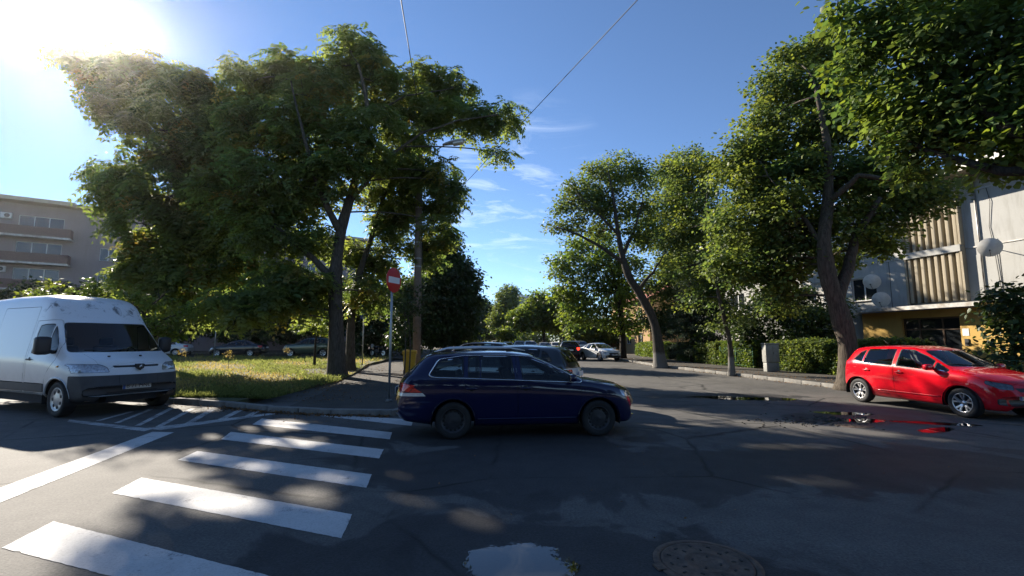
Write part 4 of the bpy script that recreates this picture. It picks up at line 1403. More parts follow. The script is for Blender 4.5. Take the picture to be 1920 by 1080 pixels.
mb = MB(); mb.box((Wd / 2, .5, 1.5), (Wd - .3, .02, 3.0)); mb.box((Wd / 2, .5, 6.4), (Wd - .3, .02, 6.4)); mb.build('back_wall', M['room_dark'], RB)
for k, o_ in enumerate(ops): window(RB, *o_, .12 if not (o_[2] < 2 and o_[0] > 24) else -.2, M['frame_white'], 2, k % 3 == 0)
for z in (5.98, 8.95):
    for xa, xb in ((0, 21.1), (23.8, Wd)):
        b_ = MB(); b_.box(((xa + xb) / 2, -.012, z + (.15 if z < 7 else 0)), (xb - xa, .05, .06)); b_.build('floor_band', M['metal_edge'], RB)
for x in (16.6, 20.0, 25.2, 29.8, 9.0, 5.0):
    b_ = MB(); b_.box((x, -.004, 4.75), (.02, .018, 3.2)); b_.build('panel_joint', M['black_plastic'], RB)
for xa, xb, za, zb_ in gril:
    for k in range(8):
        x = xa + .12 + (xb - xa - .24) * k / 7
        b_ = MB(); b_.bbox((x, -.06, (za + zb_) / 2), (.165, .30, zb_ - za), .02); b_.build('slat', M['slat'], RB)
    b_ = MB(); b_.box(((xa + xb) / 2, .10, za + .62 * (zb_ - za)), (xb - xa, .06, .72 * (zb_ - za))); b_.build('grille_back', M['slat'], RB)
    for x in (xa - .06, xb + .06):
        b_ = MB(); b_.box((x, -.08, (za + zb_) / 2 + .1), (.10, .36, zb_ - za + .3)); b_.build('grille_jamb', M['slat'], RB)
b_ = MB(); b_.box(((21.15 + 23.75) / 2, -.10, 6.18), (2.75, .40, .34)); b_.build('grille_beam', M['wall_grey'], RB)
b_ = MB(); b_.bbox((21.3, -.72, 3.27), (7.4, 1.14, .13), .02); b_.box((21.3, -1.30, 3.26), (7.44, .03, .20), 0, 1); b_.box((21.3, -.72, 3.35), (7.42, 1.18, .03), 0, 1)
b_.build('canopy', [M['wall_yellow'], M['metal_edge']], RB)
dr = MB()
a, b, c_, d = door_op
for x in (a + .04, a + .82, b - .86, b - .04): dr.box((x, -.18, (c_ + d) / 2), (.075, .07, d - c_))
dr.box(((a + b) / 2, -.18, d - .04), (b - a, .066, .08)); dr.box(((a + b) / 2, -.18, d - .62), (b - a, .066, .07)); dr.box(((a + b) / 2, -.18, c_ + .06), (b - a, .066, .12))
do = dr.build('entrance_door', M['frame_brown'], RB)
for xa, xb in ((a + .08, a + .78), (a + .86, b - .9), (b - .82, b - .08)):
    for za, zb_ in ((c_ + .12, d - .66), (d - .58, d - .08)):
        p = MB(); p.box(((xa + xb) / 2, -.172, (za + zb_) / 2), (xb - xa, .012, zb_ - za)); p.build('pane', M['pane'], do)
b_ = MB(); b_.box((23.72, -.36, 1.95), (.28, .012, .36)); b_.build('notice', M['plate'], RB)
b_ = MB(); b_.box((23.74, -.37, 1.45), (.17, .05, .34)); b_.build('intercom', M['steel_dark'], RB)
b_ = MB(); b_.box((Wd / 2, 5.4, Ht + .12), (Wd + .8, 13.6, .24)); b_.box((Wd / 2, -1.42, Ht + .10), (Wd + .84, .04, .34), 0, 1); b_.build('roof', [M['slat'], M['metal_edge']], RB)
b_ = MB(); b_.box((19.5, 3.0, Ht + .9), (1.2, 1.2, 1.5)); b_.build('chimney', M['wall_pink'], RB)
for x, z, lbl in ((19.3, 5.05, 'white satellite dish by the first-floor window, upper of the stacked pair'), (19.75, 3.95, 'white satellite dish just above the entrance canopy, lower of the stacked pair'), (25.1, 5.95, 'white satellite dish with a hanging cable on the bare wall right of the grilles')):
    bp = RB.matrix_basis @ Vector((x, 0, z)) if False else (Matrix.Translation(RB.location) @ Matrix.Rotation(RB.rotation_euler.z, 4, 'Z')) @ Vector((x, -.02, z))
    sd = empty('satellite_dish', bp, RB.rotation_euler.z + R(30), lbl, 'satellite dish', 'satellite dishes on the flats')
    dsh = MB()
    Td = Matrix.Translation((-.18, -.34, 0)) @ Matrix.Rotation(R(12), 4, 'X')
    dsh.lathe([(r, -.42 + r * r * .42) for r in (.44, .38, .30, .2, .1, .005)], 28, 'y', Td, 0)
    dsh.lathe([(r, -.435 + r * r * .42) for r in (.44, .38, .30, .2, .1, .005)], 28, 'y', Td, 0)
    dsh.build('dish', flat('dish_paint', (.74, .72, .67), .6, 0, .1, 4, dirt=(.5, .47, .42)), sd)
    arm = MB(); arm.tube([Td @ Vector((0, -.42, -.42)), Td @ Vector((0, -.85, -.12))], .013, 6); arm.lathe([(.03, -.06), (.035, .05), (.002, .06)], 10, 'y', Matrix.Translation(Td @ Vector((0, -.86, -.1))))
    arm.build('feed_arm', M['steel_dark'], sd)
    mt = MB(); mt.tube([(0, .05, -.1), (0, -.15, -.1), Td @ Vector((0, -.40, 0))], .02, 6); mt.build('wall_bracket', M['steel_dark'], sd)
b_ = MB(); b_.tube([(25.0, -.03, 8.9), (25.1, -.04, 8.2), (24.95, -.03, 7.0), (25.05, -.04, 5.9), (25.15, -.03, 3.6)], .012, 5); b_.build('wall_cable', M['rubber'], RB)
b_ = MB(); b_.tube([(24.5, -.05, 9.6), (24.5, -.05, 3.4)], .035, 8); b_.build('drainpipe', M['metal_edge'], RB)

# --- next house further down the street, ochre gable and tiled roof
e = org + u * (-6.0)
RB2 = empty('house', (e.x - 1.0, e.y, .12), math.atan2(u.y, u.x), 'ochre house with a red tiled roof behind the leaning tree', 'building')
w2 = 10.0
ops2 = [(1.2 + 3 * k, 2.4 + 3 * k, 1.1 + 2.9 * f_, 2.4 + 2.9 * f_) for k in range(3) for f_ in range(2)]
mb = MB(); 
wall_with_openings(mb, w2, 6.4, ops2); mb.add([(w2, 0, 0), (w2, 9, 0), (w2, 9, 6.4), (w2, 4.5, 8.4), (w2, 0, 6.4)], [(0, 1, 2, 3, 4)]); mb.add([(0, 0, 0), (0, 9, 0), (0, 9, 6.4), (0, 4.5, 8.4), (0, 0, 6.4)], [(4, 3, 2, 1, 0)])
mb.add([(0, 9, 0), (w2, 9, 0), (w2, 9, 6.4), (0, 9, 6.4)], [(3, 2, 1, 0)])
ob = mb.build('wall', M['wall_orange'], RB2); ob.location.x = -w2
mb = MB(); mb.add([(-.4, -.6, 6.15), (w2 + .4, -.6, 6.15), (w2 + .4, 4.5, 8.5), (-.4, 4.5, 8.5)], [(0, 1, 2, 3)]); mb.add([(-.4, 9.6, 6.15), (w2 + .4, 9.6, 6.15), (w2 + .4, 4.5, 8.5), (-.4, 4.5, 8.5)], [(3, 2, 1, 0)])
ob = mb.build('roof', M['roof_tile'], RB2); ob.location.x = -w2
for o_ in ops2: window(RB2, o_[0] - w2, o_[1] - w2, o_[2], o_[3], .12, M['frame_white'], 2)

# --- low brick wall far along the street
b_ = MB(); b_.bbox((0, 0, 1.2), (5.5, .3, 2.4), .03)
o = b_.build('garden_wall', flat('brick_red', (.26, .13, .09), .9, 0, .3, 9, .3)); o.location = (11.8, 62, .12)
tag(o, 'low reddish garden wall behind the oncoming white saloon', 'wall')

# --- block of flats at the left edge
uL = Vector((.84, .54)).normalized()
c0 = P(118, 638, 51); org = Vector((c0.x, c0.y)) - uL * 14
LB = empty('apartment_building', (org.x, org.y, .3), math.atan2(uL.y, uL.x), 'pinkish block of flats with balconies beyond the white van', 'building')
Wl, Hl = 46.0, 16.0
fz = [1.0, 3.85, 6.7, 9.55, 12.4]
ops = []
for z in fz:
    for x in (2.0, 6.0): ops.append((x, x + 1.6, z + .9, z + 2.3))
    ops.append((9.5, 13.1, z + .85, z + 2.35))
    for x in (16.3, 21.0, 27.0, 32.0, 38.0): ops.append((x, x + 1.5, z + .85, z + 2.3))
mb = MB(); wall_with_openings(mb, Wl, Hl, ops)
mb.add([(0, 0, Hl), (Wl, 0, Hl), (Wl, 11, Hl), (0, 11, Hl)], [(0, 1, 2, 3)]); mb.add([(Wl, 0, 0), (Wl, 11, 0), (Wl, 11, Hl), (Wl, 0, Hl)], [(0, 1, 2, 3)]); mb.add([(0, 0, 0), (0, 11, 0), (0, 11, Hl), (0, 0, Hl)], [(3, 2, 1, 0)])
mb.build('wall', M['wall_pink'], LB)
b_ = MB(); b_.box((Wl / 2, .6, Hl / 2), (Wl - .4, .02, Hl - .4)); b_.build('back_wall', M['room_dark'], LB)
for k, o_ in enumerate(ops): window(LB, *o_, .12, M['frame_white'], 3 if o_[1] - o_[0] > 2 else 2, k % 4 == 1)
for z in fz[1:]:
    s_ = MB(); s_.box((10.9, -.7, z - .06), (6.2, 1.36, .18)); bo = s_.build('balcony', M['metal_edge'], LB)
    r_ = MB(); r_.box((10.9, -1.33, z + .55), (6.1, .05, .92)); r_.box((7.88, -.7, z + .55), (.05, 1.2, .92)); r_.box((13.92, -.7, z + .55), (.05, 1.2, .92)); r_.build('balcony_panel', flat('balcony_red', (.13, .075, .065), .7, 0, .2), bo)
for k, z in enumerate(fz):
    if k in (2, 4):
        a_ = MB(); a_.bbox((8.6, -.2, z + 2.1), (.85, .32, .6), .03); a_.lathe([(.22, 0), (.2, -.015), (.02, -.015)], 18, 'y', Matrix.Translation((8.68, -.36, z + 2.1)), 1); a_.build('air_conditioner', [M['frame_white'], M['steel_dark']], LB)
b_ = MB(); b_.box((Wl / 2, 5, Hl + .18), (Wl + .8, 12.2, .36)); b_.box((10.9, -.9, Hl + .22), (6.4, 1.2, .42)); b_.build('roof', M['slat'], LB)

# --- tower far away over the trees
TB = empty('tower_block', (1.2, 168, 0), .1, 'tiny pale block of flats showing above the far trees', 'building')
tp = MB(); wall_with_openings(tp, 8, 17.3, [(.6 + 1.5 * k, 1.6 + 1.5 * k, 1.6 + 2.7 * f_, 3.0 + 2.7 * f_) for k in range(5) for f_ in range(6)]); tp.box((4, 4.2, 8.6), (7.9, 8, 17.2)); tp.build('wall', M['wall_grey'], TB)
tp = MB(); tp.box((4, 4, 17.8), (5, 5, .9)); tp.build('roof', M['frame_white'], TB)

# ------------------------------------------------------------------ trees
M['bark'] = bark_mat('bark', (.035, .028, .02), (.12, .10, .078))
M['bark_dark'] = bark_mat('bark_dark', (.018, .015, .012), (.06, .05, .04))
M['bark_limed'] = bark_mat('bark_limed', (.03, .026, .02), (.10, .085, .068), .85)
M['leaf_ailanthus'] = leaf_mat('leaf_ailanthus', (.09, .125, .04), .5, (.27, .33, .06))
M['leaf_linden'] = leaf_mat('leaf_linden', (.092, .128, .042), .42, (.21, .27, .05), .55, .3)
M['leaf_maple'] = leaf_mat('leaf_maple', (.082, .125, .036), .42, (.20, .27, .04), .52, .3)
M['leaf_bright'] = leaf_mat('leaf_bright', (.085, .13, .025), .42, (.24, .32, .04))
M['leaf_dark'] = leaf_mat('leaf_dark', (.035, .06, .02), .3, (.08, .13, .02))
M['needle'] = leaf_mat('needle', (.05, .075, .045), .2, (.09, .13, .06))


def unit(n):
    v = RNG.normal(0, 1, (n, 3)); return v / np.linalg.norm(v, axis=1, keepdims=True)


def in_lobes(lobes, dens, lo=0.35):
    """clump centres through ellipsoids, thicker near the surface"""
    out, who = [], []
    for i, (c, r) in enumerate(lobes):
        n = max(3, int(dens * (r[0] * r[1] * r[2]) ** (2 / 3)))
        d = unit(n)
        rad = (lo + (1 - lo) * RNG.random(n) ** .55)[:, None]
        out.append(np.array(c) + d * rad * np.array(r)); who += [i] * n
    return np.concatenate(out), np.array(who)


def simple_leaves(cl, rc, per, size, droop=.5, wide=.78, tints=None, flatten=.5):
    n = len(cl) * per
    c = np.repeat(cl, per, axis=0)
    off = RNG.normal(0, 1, (n, 3)) * rc * np.array([.55, .55, .55 * flatten])
    pos = c + off
    d = off / (np.linalg.norm(off, axis=1, keepdims=True) + 1e-6) + unit(n) * .8
    d[:, 2] -= droop
    d /= np.linalg.norm(d, axis=1, keepdims=True)
    nn = unit(n) * .5; nn[:, 2] += 1.0
    L = size * RNG.uniform(.65, 1.25, n)
    s = np.cross(d, nn); s /= np.linalg.norm(s, axis=1, keepdims=True) + 1e-9
    n2 = np.cross(s, d)
    Wd = L * wide
    L_1, W_1 = L[:, None], Wd[:, None]
    v = [pos, pos + d * L_1 * .22 + s * W_1 * .46 + n2 * L_1 * .07, pos + d * L_1 * .62 + s * W_1 * .42 + n2 * L_1 * .05, pos + d * L_1,
         pos + d * L_1 * .62 - s * W_1 * .42 + n2 * L_1 * .05, pos + d * L_1 * .22 - s * W_1 * .46 + n2 * L_1 * .07]
    V = np.stack(v, 1).reshape(-1, 3)
    b = np.arange(n)[:, None, None] * 6
    F = (b + np.array([[[0, 1, 2, 3], [0, 3, 4, 5]]])).reshape(-1, 4)
    ct = clump_tint(len(cl), tints)
    C = np.repeat(np.repeat(ct, per, axis=0) * RNG.uniform(.85, 1.18, (n, 1)), 6, axis=0)
    return V, F, C


def clump_tint(n, tints):
    tints = tints or [((1, 1, 1), 1.0)]
    p = np.array([t_[1] for t_ in tints]); p = p / p.sum()
    k = RNG.choice(len(tints), n, p=p)
    return np.array([t_[0] for t_ in tints])[k] * RNG.uniform(.75, 1.25, (n, 1))


def pinnate_leaves(cl, rc, per, size, droop=.5, pairs=6, tints=None):
    n = len(cl) * per
    off = unit(n) * (RNG.random((n, 1)) ** .6) * rc * np.array([1, 1, .6])
    base = np.repeat(cl, per, axis=0) + off * .45
    a = off / (np.linalg.norm(off, axis=1, keepdims=True) + 1e-6)
    a = a + unit(n) * .45; a[:, 2] = a[:, 2] * .5 - .05
    a /= np.linalg.norm(a, axis=1, keepdims=True)
    L = size * RNG.uniform(.65, 1.2, n)
    up = np.zeros((n, 3)); up[:, 2] = 1
    side = np.cross(a, up); side /= np.linalg.norm(side, axis=1, keepdims=True) + 1e-6
    side = side + RNG.normal(0, .3, (n, 3)); side /= np.linalg.norm(side, axis=1, keepdims=True)
    Vs = []
    dn = np.array([0, 0, -1.0])
    dr = droop * RNG.uniform(.5, 1.4, n)
    for k in range(pairs):
        t_ = .22 + .75 * k / (pairs - 1)
        q = base + a * (L * t_)[:, None] + dn * (dr * L * t_ * t_)[:, None]
        tang = a + dn * (2 * dr * t_)[:, None]
        tang /= np.linalg.norm(tang, axis=1, keepdims=True)
        for sg in (1, -1):
            d = side * sg * .85 + tang * .5 + dn * .28 + RNG.normal(0, .14, (n, 3))
            d /= np.linalg.norm(d, axis=1, keepdims=True)
            nn = np.cross(d, tang) * sg
            ll = L * (.40 - .12 * abs(k / (pairs - 1) - .4)) * RNG.uniform(.8, 1.2, n)
            Vs.append(leaf_quads(q, d, nn, ll, ll * .46))
    q = base + a * (L * .97)[:, None] + dn * (dr * L * .94)[:, None]
    d = a + dn * (2 * dr)[:, None]; d /= np.linalg.norm(d, axis=1, keepdims=True)
    Vs.append(leaf_quads(q, d, np.cross(side, d), L * .3, L * .13))
    m = len(Vs)
    V = np.stack(Vs, 1).reshape(-1, 3)
    F = np.arange(len(V)).reshape(-1, 4)
    C = np.repeat(np.repeat(clump_tint(len(cl), tints), per, axis=0) * RNG.uniform(.8, 1.25, (n, 1)), m * 4, axis=0)
    return V, F, C


def bend(a, b, k=6, sag=.12, up=.3):
    """a curved limb from a to b"""
    a, b = Vector(a), Vector(b)
    L = (b - a).length
    m = a.lerp(b, .5) + Vector((random.uniform(-1, 1) * sag * L, random.uniform(-1, 1) * sag * L, up * L * .3))
    return [a * (1 - t_) ** 2 + m * 2 * t_ * (1 - t_) + b * t_ * t_ for t_ in np.linspace(0, 1, k)]


# openings in the crowns: where the sun reaches the road between the shadows (u, v, half width, half height in photo pixels on the ground)
SUNNY = [(100, 895, 240, 26), (60, 950, 190, 62), (150, 905, 130, 40), (40, 1040, 70, 60), (90, 1000, 75, 34), (300, 865, 60, 18), (235, 935, 60, 26), (330, 915, 60, 18), (440, 950, 90, 26), (420, 915, 45, 12), (600, 938, 68, 26), (372, 851, 26, 7), (628, 904, 58, 13), (555, 832, 85, 14),
         (510, 806, 75, 10), (395, 822, 34, 9), (545, 793, 62, 8), (370, 765, 60, 11), (250, 756, 42, 6), (768, 895, 34, 9), (770, 942, 36, 12), (915, 980, 68, 20), (1165, 962, 38, 7), (1545, 905, 95, 11), (700, 880, 25, 7),
         (480, 880, 40, 10), (1180, 715, 130, 26), (1330, 735, 140, 22), (1480, 760, 110, 14), (1100, 700, 60, 12), (1600, 790, 120, 10), (1290, 800, 70, 5), (1480, 840, 90, 6)]


SUNNY_WALL = [(1770, 520, 40, 46), (1760, 440, 50, 26), (1690, 470, 20, 14), (1900, 380, 90, 50), (1662, 645, 40, 28), (1625, 562, 30, 10), (1650, 590, 30, 8), (1560, 660, 30, 20), (1870, 400, 60, 60), (1860, 500, 60, 50)]


def shaded(p, road_too):
    """False where a leaf would stand between the sun and one of the sunny patches"""
    sd = np.array(sun_dir)
    q = p - sd * (p[:, 2:3] / sd[2])
    c_, s_ = math.cos(PITCH), math.sin(PITCH)
    dz = -EYE
    fw = q[:, 1] * c_ + dz * s_; upv = -q[:, 1] * s_ + dz * c_
    ok = np.ones(len(p), dtype=bool)
    fr_ = fw > .5
    fw = np.where(fr_, fw, 1)
    uu = 960 + F_PX * q[:, 0] / fw; vv_ = 540 - F_PX * upv / fw
    jit = RNG.normal(0, .10, len(p))
    for a, b, ra, rb in (SUNNY if road_too else []):
        ok &= ~(fr_ & (((uu - a) / ra) ** 2 + ((vv_ - b) / rb) ** 2 < (1 + jit + .12 * np.sin(uu * .09) * np.cos(vv_ * .21)) ** 2))
    # the same for the front of the right-hand flats
    n_ = np.array([-.977, -.213, 0]); o_ = np.array([22.8, 22.8, 0])
    tt = ((p - o_) @ n_) / float(np.dot(np.array(sd), n_))
    q = p - sd * tt[:, None]
    fw = q[:, 1] * c_ + (q[:, 2] - EYE) * s_; upv = -q[:, 1] * s_ + (q[:, 2] - EYE) * c_
    fr_ = (fw > .5) & (tt > 0); fw = np.where(fr_, fw, 1)
    uu = 960 + F_PX * q[:, 0] / fw; vv_ = 540 - F_PX * upv / fw
    for a, b, ra, rb in SUNNY_WALL:
        ok &= ~(fr_ & (((uu - a) / ra) ** 2 + ((vv_ - b) / rb) ** 2 < (1 + jit) ** 2))
    return ok


def tree(name, label, trunk, lobes, leaf='simple', mat='leaf_linden', bark='bark', size=.1, per=60, dens=9, rc=.6, droop=.5, tints=None, limbs=None, cat='tree', group=None, twig=True, lo=.35, attach=(.45, .95), limb_r=.42, carve=True, flare=1.35, pairs=5, wide=.78):
    """trunk: [(point, radius)...] upwards; lobes: [(centre, radii)] in world space; limbs: drawn boughs as lists of (point, radius)"""
    base = Vector(trunk[0][0])
    root = empty(name, base, 0, label, cat, group)
    tp = [Vector(p) - base for p, r in trunk]; tr = [r for p, r in trunk]
    # smooth trunk
    fine_p, fine_r = [], []
    for i in range(len(tp) - 1):
        p0, p1, p2, p3 = tp[max(i - 1, 0)], tp[i], tp[i + 1], tp[min(i + 2, len(tp) - 1)]
        for q in range(6):
            t_ = q / 6
            fine_p.append(.5 * ((2 * p1) + (p2 - p0) * t_ + (2 * p0 - 5 * p1 + 4 * p2 - p3) * t_ * t_ + (3 * p1 - p0 - 3 * p2 + p3) * t_ ** 3))
            fine_r.append(tr[i] + (tr[i + 1] - tr[i]) * t_)
    fine_p.append(tp[-1]); fine_r.append(tr[-1])
    rough_r = [r * (1 + .06 * math.sin(7 * i) + .04 * math.sin(3.1 * i)) for i, r in enumerate(fine_r)]
    if flare > 1:
        for i in range(min(4, len(rough_r))): rough_r[i] *= 1 + (flare - 1) * (1, .45, .18, .05)[i]
        fine_p.insert(0, fine_p[0] - Vector((0, 0, .25))); rough_r.insert(0, rough_r[0] * 1.15)
    mb = MB()
    mb.tube(fine_p, rough_r, 14)
    wood = [(p, r) for p, r in zip(fine_p[2:], rough_r[2:])]
    for lm in (limbs or []):
        pts = [Vector(p) - base for p, r in lm]; rs = [r for p, r in lm]
        dp, dr = [], []
        for i in range(len(pts) - 1):
            for q in range(4):
                t_ = q / 4
                dp.append(pts[i].lerp(pts[i + 1], t_) + Vector((random.uniform(-.03, .03), 0, random.uniform(-.03, .03)))); dr.append(rs[i] + (rs[i + 1] - rs[i]) * t_)
        dp.append(pts[-1]); dr.append(rs[-1])
        mb.tube(dp, dr, 9)
        wood += list(zip(dp, dr))
    topz = fine_p[-1].z
    cl, who = in_lobes([(tuple(Vector(c) - base), r) for c, r in lobes], dens, lo)
    tw = MB()
    for i, (c, r) in enumerate(lobes):
        c = Vector(c) - base
        cand = [(p, q) for p, q in wood if p.z < c.z + .2 * r[2]] or wood[:1]
        p, q = min(cand, key=lambda w_: (w_[0] - c).length * (1.0 + (0.5 if w_[0].z > c.z else 0)) - w_[1] * 2)
        q0 = max(.03, min(q * .62, limb_r * .12 * max(r) ** .5))
        pts = bend(p, c, 7)
        rs = list(np.linspace(q0, .025, 7))
        (mb if q0 > .06 else tw).tube(pts, rs, 7)
        wood_l = list(zip(pts, rs))
        if i % 1 == 0: wood += wood_l[2:]
        if twig:
            sel = cl[who == i]
            for k in range(0, len(sel), 2):
                e_ = Vector(sel[k]); p_ = min((w_[0] for w_ in wood_l[2:]), key=lambda w_: (w_ - e_).length)
                tw.tube(bend(p_, e_, 4, .1, .2), [.018, .014, .010, .005], 4, caps=False)
    tr_o = mb.build('trunk', M[bark], root)
    if tw.v: tw.build('twigs', M[bark], root)['kind'] = 'stuff'
    if leaf == 'simple': V, F, C = simple_leaves(cl, rc, per, size, droop, wide, tints)
    else: V, F, C = pinnate_leaves(cl, rc, per, size, droop, pairs, tints)
    if base.y < 40 and carve:
        vpl = 6 if leaf == 'simple' else 4
        keep = shaded(V[::vpl] + np.array(base), base.x < 5)
        V = V.reshape(-1, vpl, 3)[keep].reshape(-1, 3); C = C.reshape(-1, vpl, 3)[keep].reshape(-1, 3)
        F = (np.arange(keep.sum())[:, None, None] * vpl + (np.array([[[0, 1, 2, 3], [0, 3, 4, 5]]]) if vpl == 6 else np.array([[[0, 1, 2, 3]]]))).reshape(-1, 4)
    link('crown', np_mesh('crown', V, F, M[mat], C), root)['kind'] = 'stuff'
    return root


def LB_(px, sy=.85, sd=1.0):
    """lobes given as (u, v, distance, radius in pixels)"""
    out = []
    for u_, v_, Y, r in px:
        c = P(u_, v_, Y); w = r * Y / F_PX
        out.append((tuple(c), (w, w * sd, w * sy)))
    return out


TA = [((1, 1, 1), 6), ((1.12, 1.05, .85), 2), ((.8, .95, 1), 2), ((1.45, .98, .8), .6), ((1.8, 1.02, .85), .12)]
# big tree of heaven on the corner, dividing into boughs
b0 = G(632, 706, .13)
YA = b0.y
tree('tree_of_heaven', 'tall feathery tree with rusty seed bunches on the corner, thicker of the twin trunks',
     [(b0, .36), (P(630, 600, YA), .31), (P(629, 520, YA), .28), (P(640, 430, YA + .2), .23), (P(668, 330, YA + .3), .17), (P(690, 220, YA + .3), .11), (P(672, 120, YA + .3), .05)],
     LB_([(655, 85, 22, 38), (690, 110, 22, 42), (630, 130, 22, 42), (560, 135, 22, 50), (520, 130, 22.5, 40), (470, 160, 22, 55), (600, 190, 21, 70), (720, 165, 22, 66), (790, 150, 23, 46), (850, 165, 23, 38),
          (935, 215, 22.5, 38), (895, 225, 22.5, 36), (930, 285, 22, 22), (780, 225, 22, 60), (838, 210, 23, 40), (690, 265, 20.5, 80), (570, 265, 20.5, 80), (480, 250, 20.5, 70), (815, 325, 21.5, 45), (845, 345, 22, 26),
          (770, 300, 22.5, 45), (620, 330, 19.8, 62), (540, 345, 20, 75), (455, 345, 20, 72), (500, 430, 20, 62), (580, 440, 20.5, 50), (815, 415, 22, 26), (690, 550, 23, 40), (600, 545, 20.5, 40), (470, 575, 19.0, 38), (530, 520, 20, 45), (425, 555, 18.6, 30), (450, 585, 18.3, 24), (505, 560, 18.6, 34), (580, 520, 19.5, 36), (720, 470, 24, 36), (560, 575, 20, 30)]),
     'pinnate', 'leaf_ailanthus', 'bark', size=.58, per=16, dens=18, rc=.7, droop=.55, tints=TA,
     limbs=[[(P(630, 530, YA), .17), (P(590, 485, YA - .2), .13), (P(545, 450, YA - .3), .10), (P(490, 400, YA - .2), .06), (P(460, 345, YA), .02)],
            [(P(640, 440, YA + .2), .18), (P(600, 360, YA - .6), .12), (P(570, 260, YA - 1.2), .07), (P(545, 150, YA - .5), .03)],
            [(P(655, 380, YA + .2), .12), (P(720, 300, YA + .4), .08), (P(790, 250, YA + .6), .05), (P(860, 225, YA + .5), .035), (P(935, 215, YA), .025)],
            [(P(690, 220, YA + .5), .07), (P(760, 180, YA + .8), .04), (P(850, 165, YA + .8), .02)]])
b1 = G(657, 697, .13)
tree('tree_of_heaven', 'slimmer second trunk close behind the big corner tree',
     [(b1, .22), (P(659, 600, b1.y), .19), (P(672, 520, b1.y), .16), (P(705, 420, b1.y + .4), .12), (P(730, 330, b1.y + .6), .07)],
     LB_([(735, 420, 24, 38), (760, 380, 24, 42), (745, 320, 24.5, 50), (700, 360, 24, 26), (800, 470, 24.5, 30), (825, 385, 24, 30), (835, 430, 24.5, 20), (815, 440, 24.5, 26), (850, 370, 24, 18), (655, 470, 24.5, 28), (700, 500, 24.5, 28)]),
     'pinnate', 'leaf_ailanthus', 'bark', size=.58, per=15, dens=26, rc=.6, carve=False, tints=TA)
# the tree the sun stands over, its trunk behind the van
b2 = Vector((-19.2, 25.2, .2))
tree('tree_of_heaven', 'wide drooping tree under the sun, its foliage hanging down behind the white van',
     [(b2, .34), (b2 + Vector((.2, 0, 3)), .28), (b2 + Vector((.1, -.3, 6)), .22), (b2 + Vector((-.4, -.6, 9)), .15), (b2 + Vector((-.9, -.8, 12.2)), .06)],
     LB_([(122, 95, 23.5, 14), (160, 115, 23.5, 28), (205, 140, 23.5, 44), (255, 140, 23.5, 55), (330, 150, 23.5, 52), (375, 165, 23.5, 42), (410, 200, 24, 55), (215, 185, 23.5, 34), (250, 210, 23, 50), (310, 245, 22.5, 78), (390, 280, 23, 70),
          (215, 322, 23, 36), (262, 330, 22.5, 66), (340, 360, 22.5, 78), (208, 362, 23, 30), (270, 420, 22.5, 52), (330, 450, 22.5, 62), (410, 430, 23, 62), (268, 490, 22.5, 42), (360, 520, 22.5, 45), (240, 525, 22.5, 26), (300, 545, 22, 34), (440, 500, 23, 40), (385, 580, 22.5, 24), (420, 350, 23, 60)]),
     'pinnate', 'leaf_ailanthus', 'bark', size=.66, per=16, dens=18, rc=.7, droop=.75, tints=TA)
# foliage behind the pole
b3 = Vector((-5.2, 36, .3))
tree('street_tree', 'dark round tree behind the concrete pole on the left side of the street',
     [(b3, .2), (b3 + Vector((.1, 0, 2.2)), .17), (b3 + Vector((.3, 0, 4.5)), .12), (b3 + Vector((.4, 0, 7)), .05)],
     LB_([(845, 540, 35, 40), (880, 555, 35, 24), (850, 590, 34.5, 44), (815, 520, 36, 34), (820, 475, 36, 26), (790, 560, 34, 46), (805, 610, 33.5, 38), (870, 520, 36, 26), (770, 590, 34, 30), (838, 462, 36.5, 22), (855, 500, 36, 32), (870, 575, 35, 30), (830, 625, 34, 34), (770, 625, 34, 34), (870, 612, 35, 22)]),
     'simple', 'leaf_dark', 'bark_dark', size=.24, per=80, dens=24, rc=.7, carve=False, tints=[((1, 1, 1), 3), ((1.5, 1.4, 1), 1)])
# shrubs and small trees on the left
SH = [('broad leafy shrub right behind the roof of the white van', [(110, 545, 17.5, 26), (160, 540, 17.5, 24), (75, 552, 17.5, 20), (200, 555, 17.5, 24)], 'leaf_bright', 17.5, .12),
      ('tall light green shrub in the sun between the van and the grass', [(250, 570, 17, 30), (300, 560, 17, 34), (280, 610, 16.8, 34), (335, 590, 17, 26), (320, 625, 17, 16), (230, 545, 17.5, 22)], 'leaf_bright', 17.2, .12),
      ('dense dark shrub behind the white saloon', [(350, 600, 46, 44), (395, 590, 47, 40), (320, 600, 46, 40), (370, 550, 48, 50)], 'leaf_dark', 47, .34),
      ('dark bush mass behind the black saloon', [(440, 600, 47, 48), (480, 610, 46.5, 44), (430, 550, 48, 55), (500, 560, 48, 50)], 'leaf_dark', 47, .34),
      ('dark bush behind the green off-roader', [(545, 600, 47, 48), (600, 600, 47, 48), (570, 550, 48, 55), (640, 560, 48, 45)], 'leaf_dark', 47, .34),
      ('small pale-leaved tree beside the corner trunk', [(590, 590, 27, 26), (600, 620, 27, 20), (575, 612, 27, 18), (610, 560, 27, 22)], 'leaf_bright', 27, .12),
      ('dark shrub behind the blue sign post', [(690, 630, 42, 34), (720, 610, 43, 40), (670, 590, 43, 40), (740, 640, 42, 26), (700, 560, 44, 46)], 'leaf_dark', 43, .34),
      ('dark hedge tree at the foot of the pinkish flats', [(40, 590, 44, 50), (110, 575, 45, 46), (180, 575, 45, 46), (0, 595, 44, 50), (240, 580, 45, 46), (-60, 590, 44, 55), (60, 560, 45, 36)], 'leaf_dark', 45, .36)]
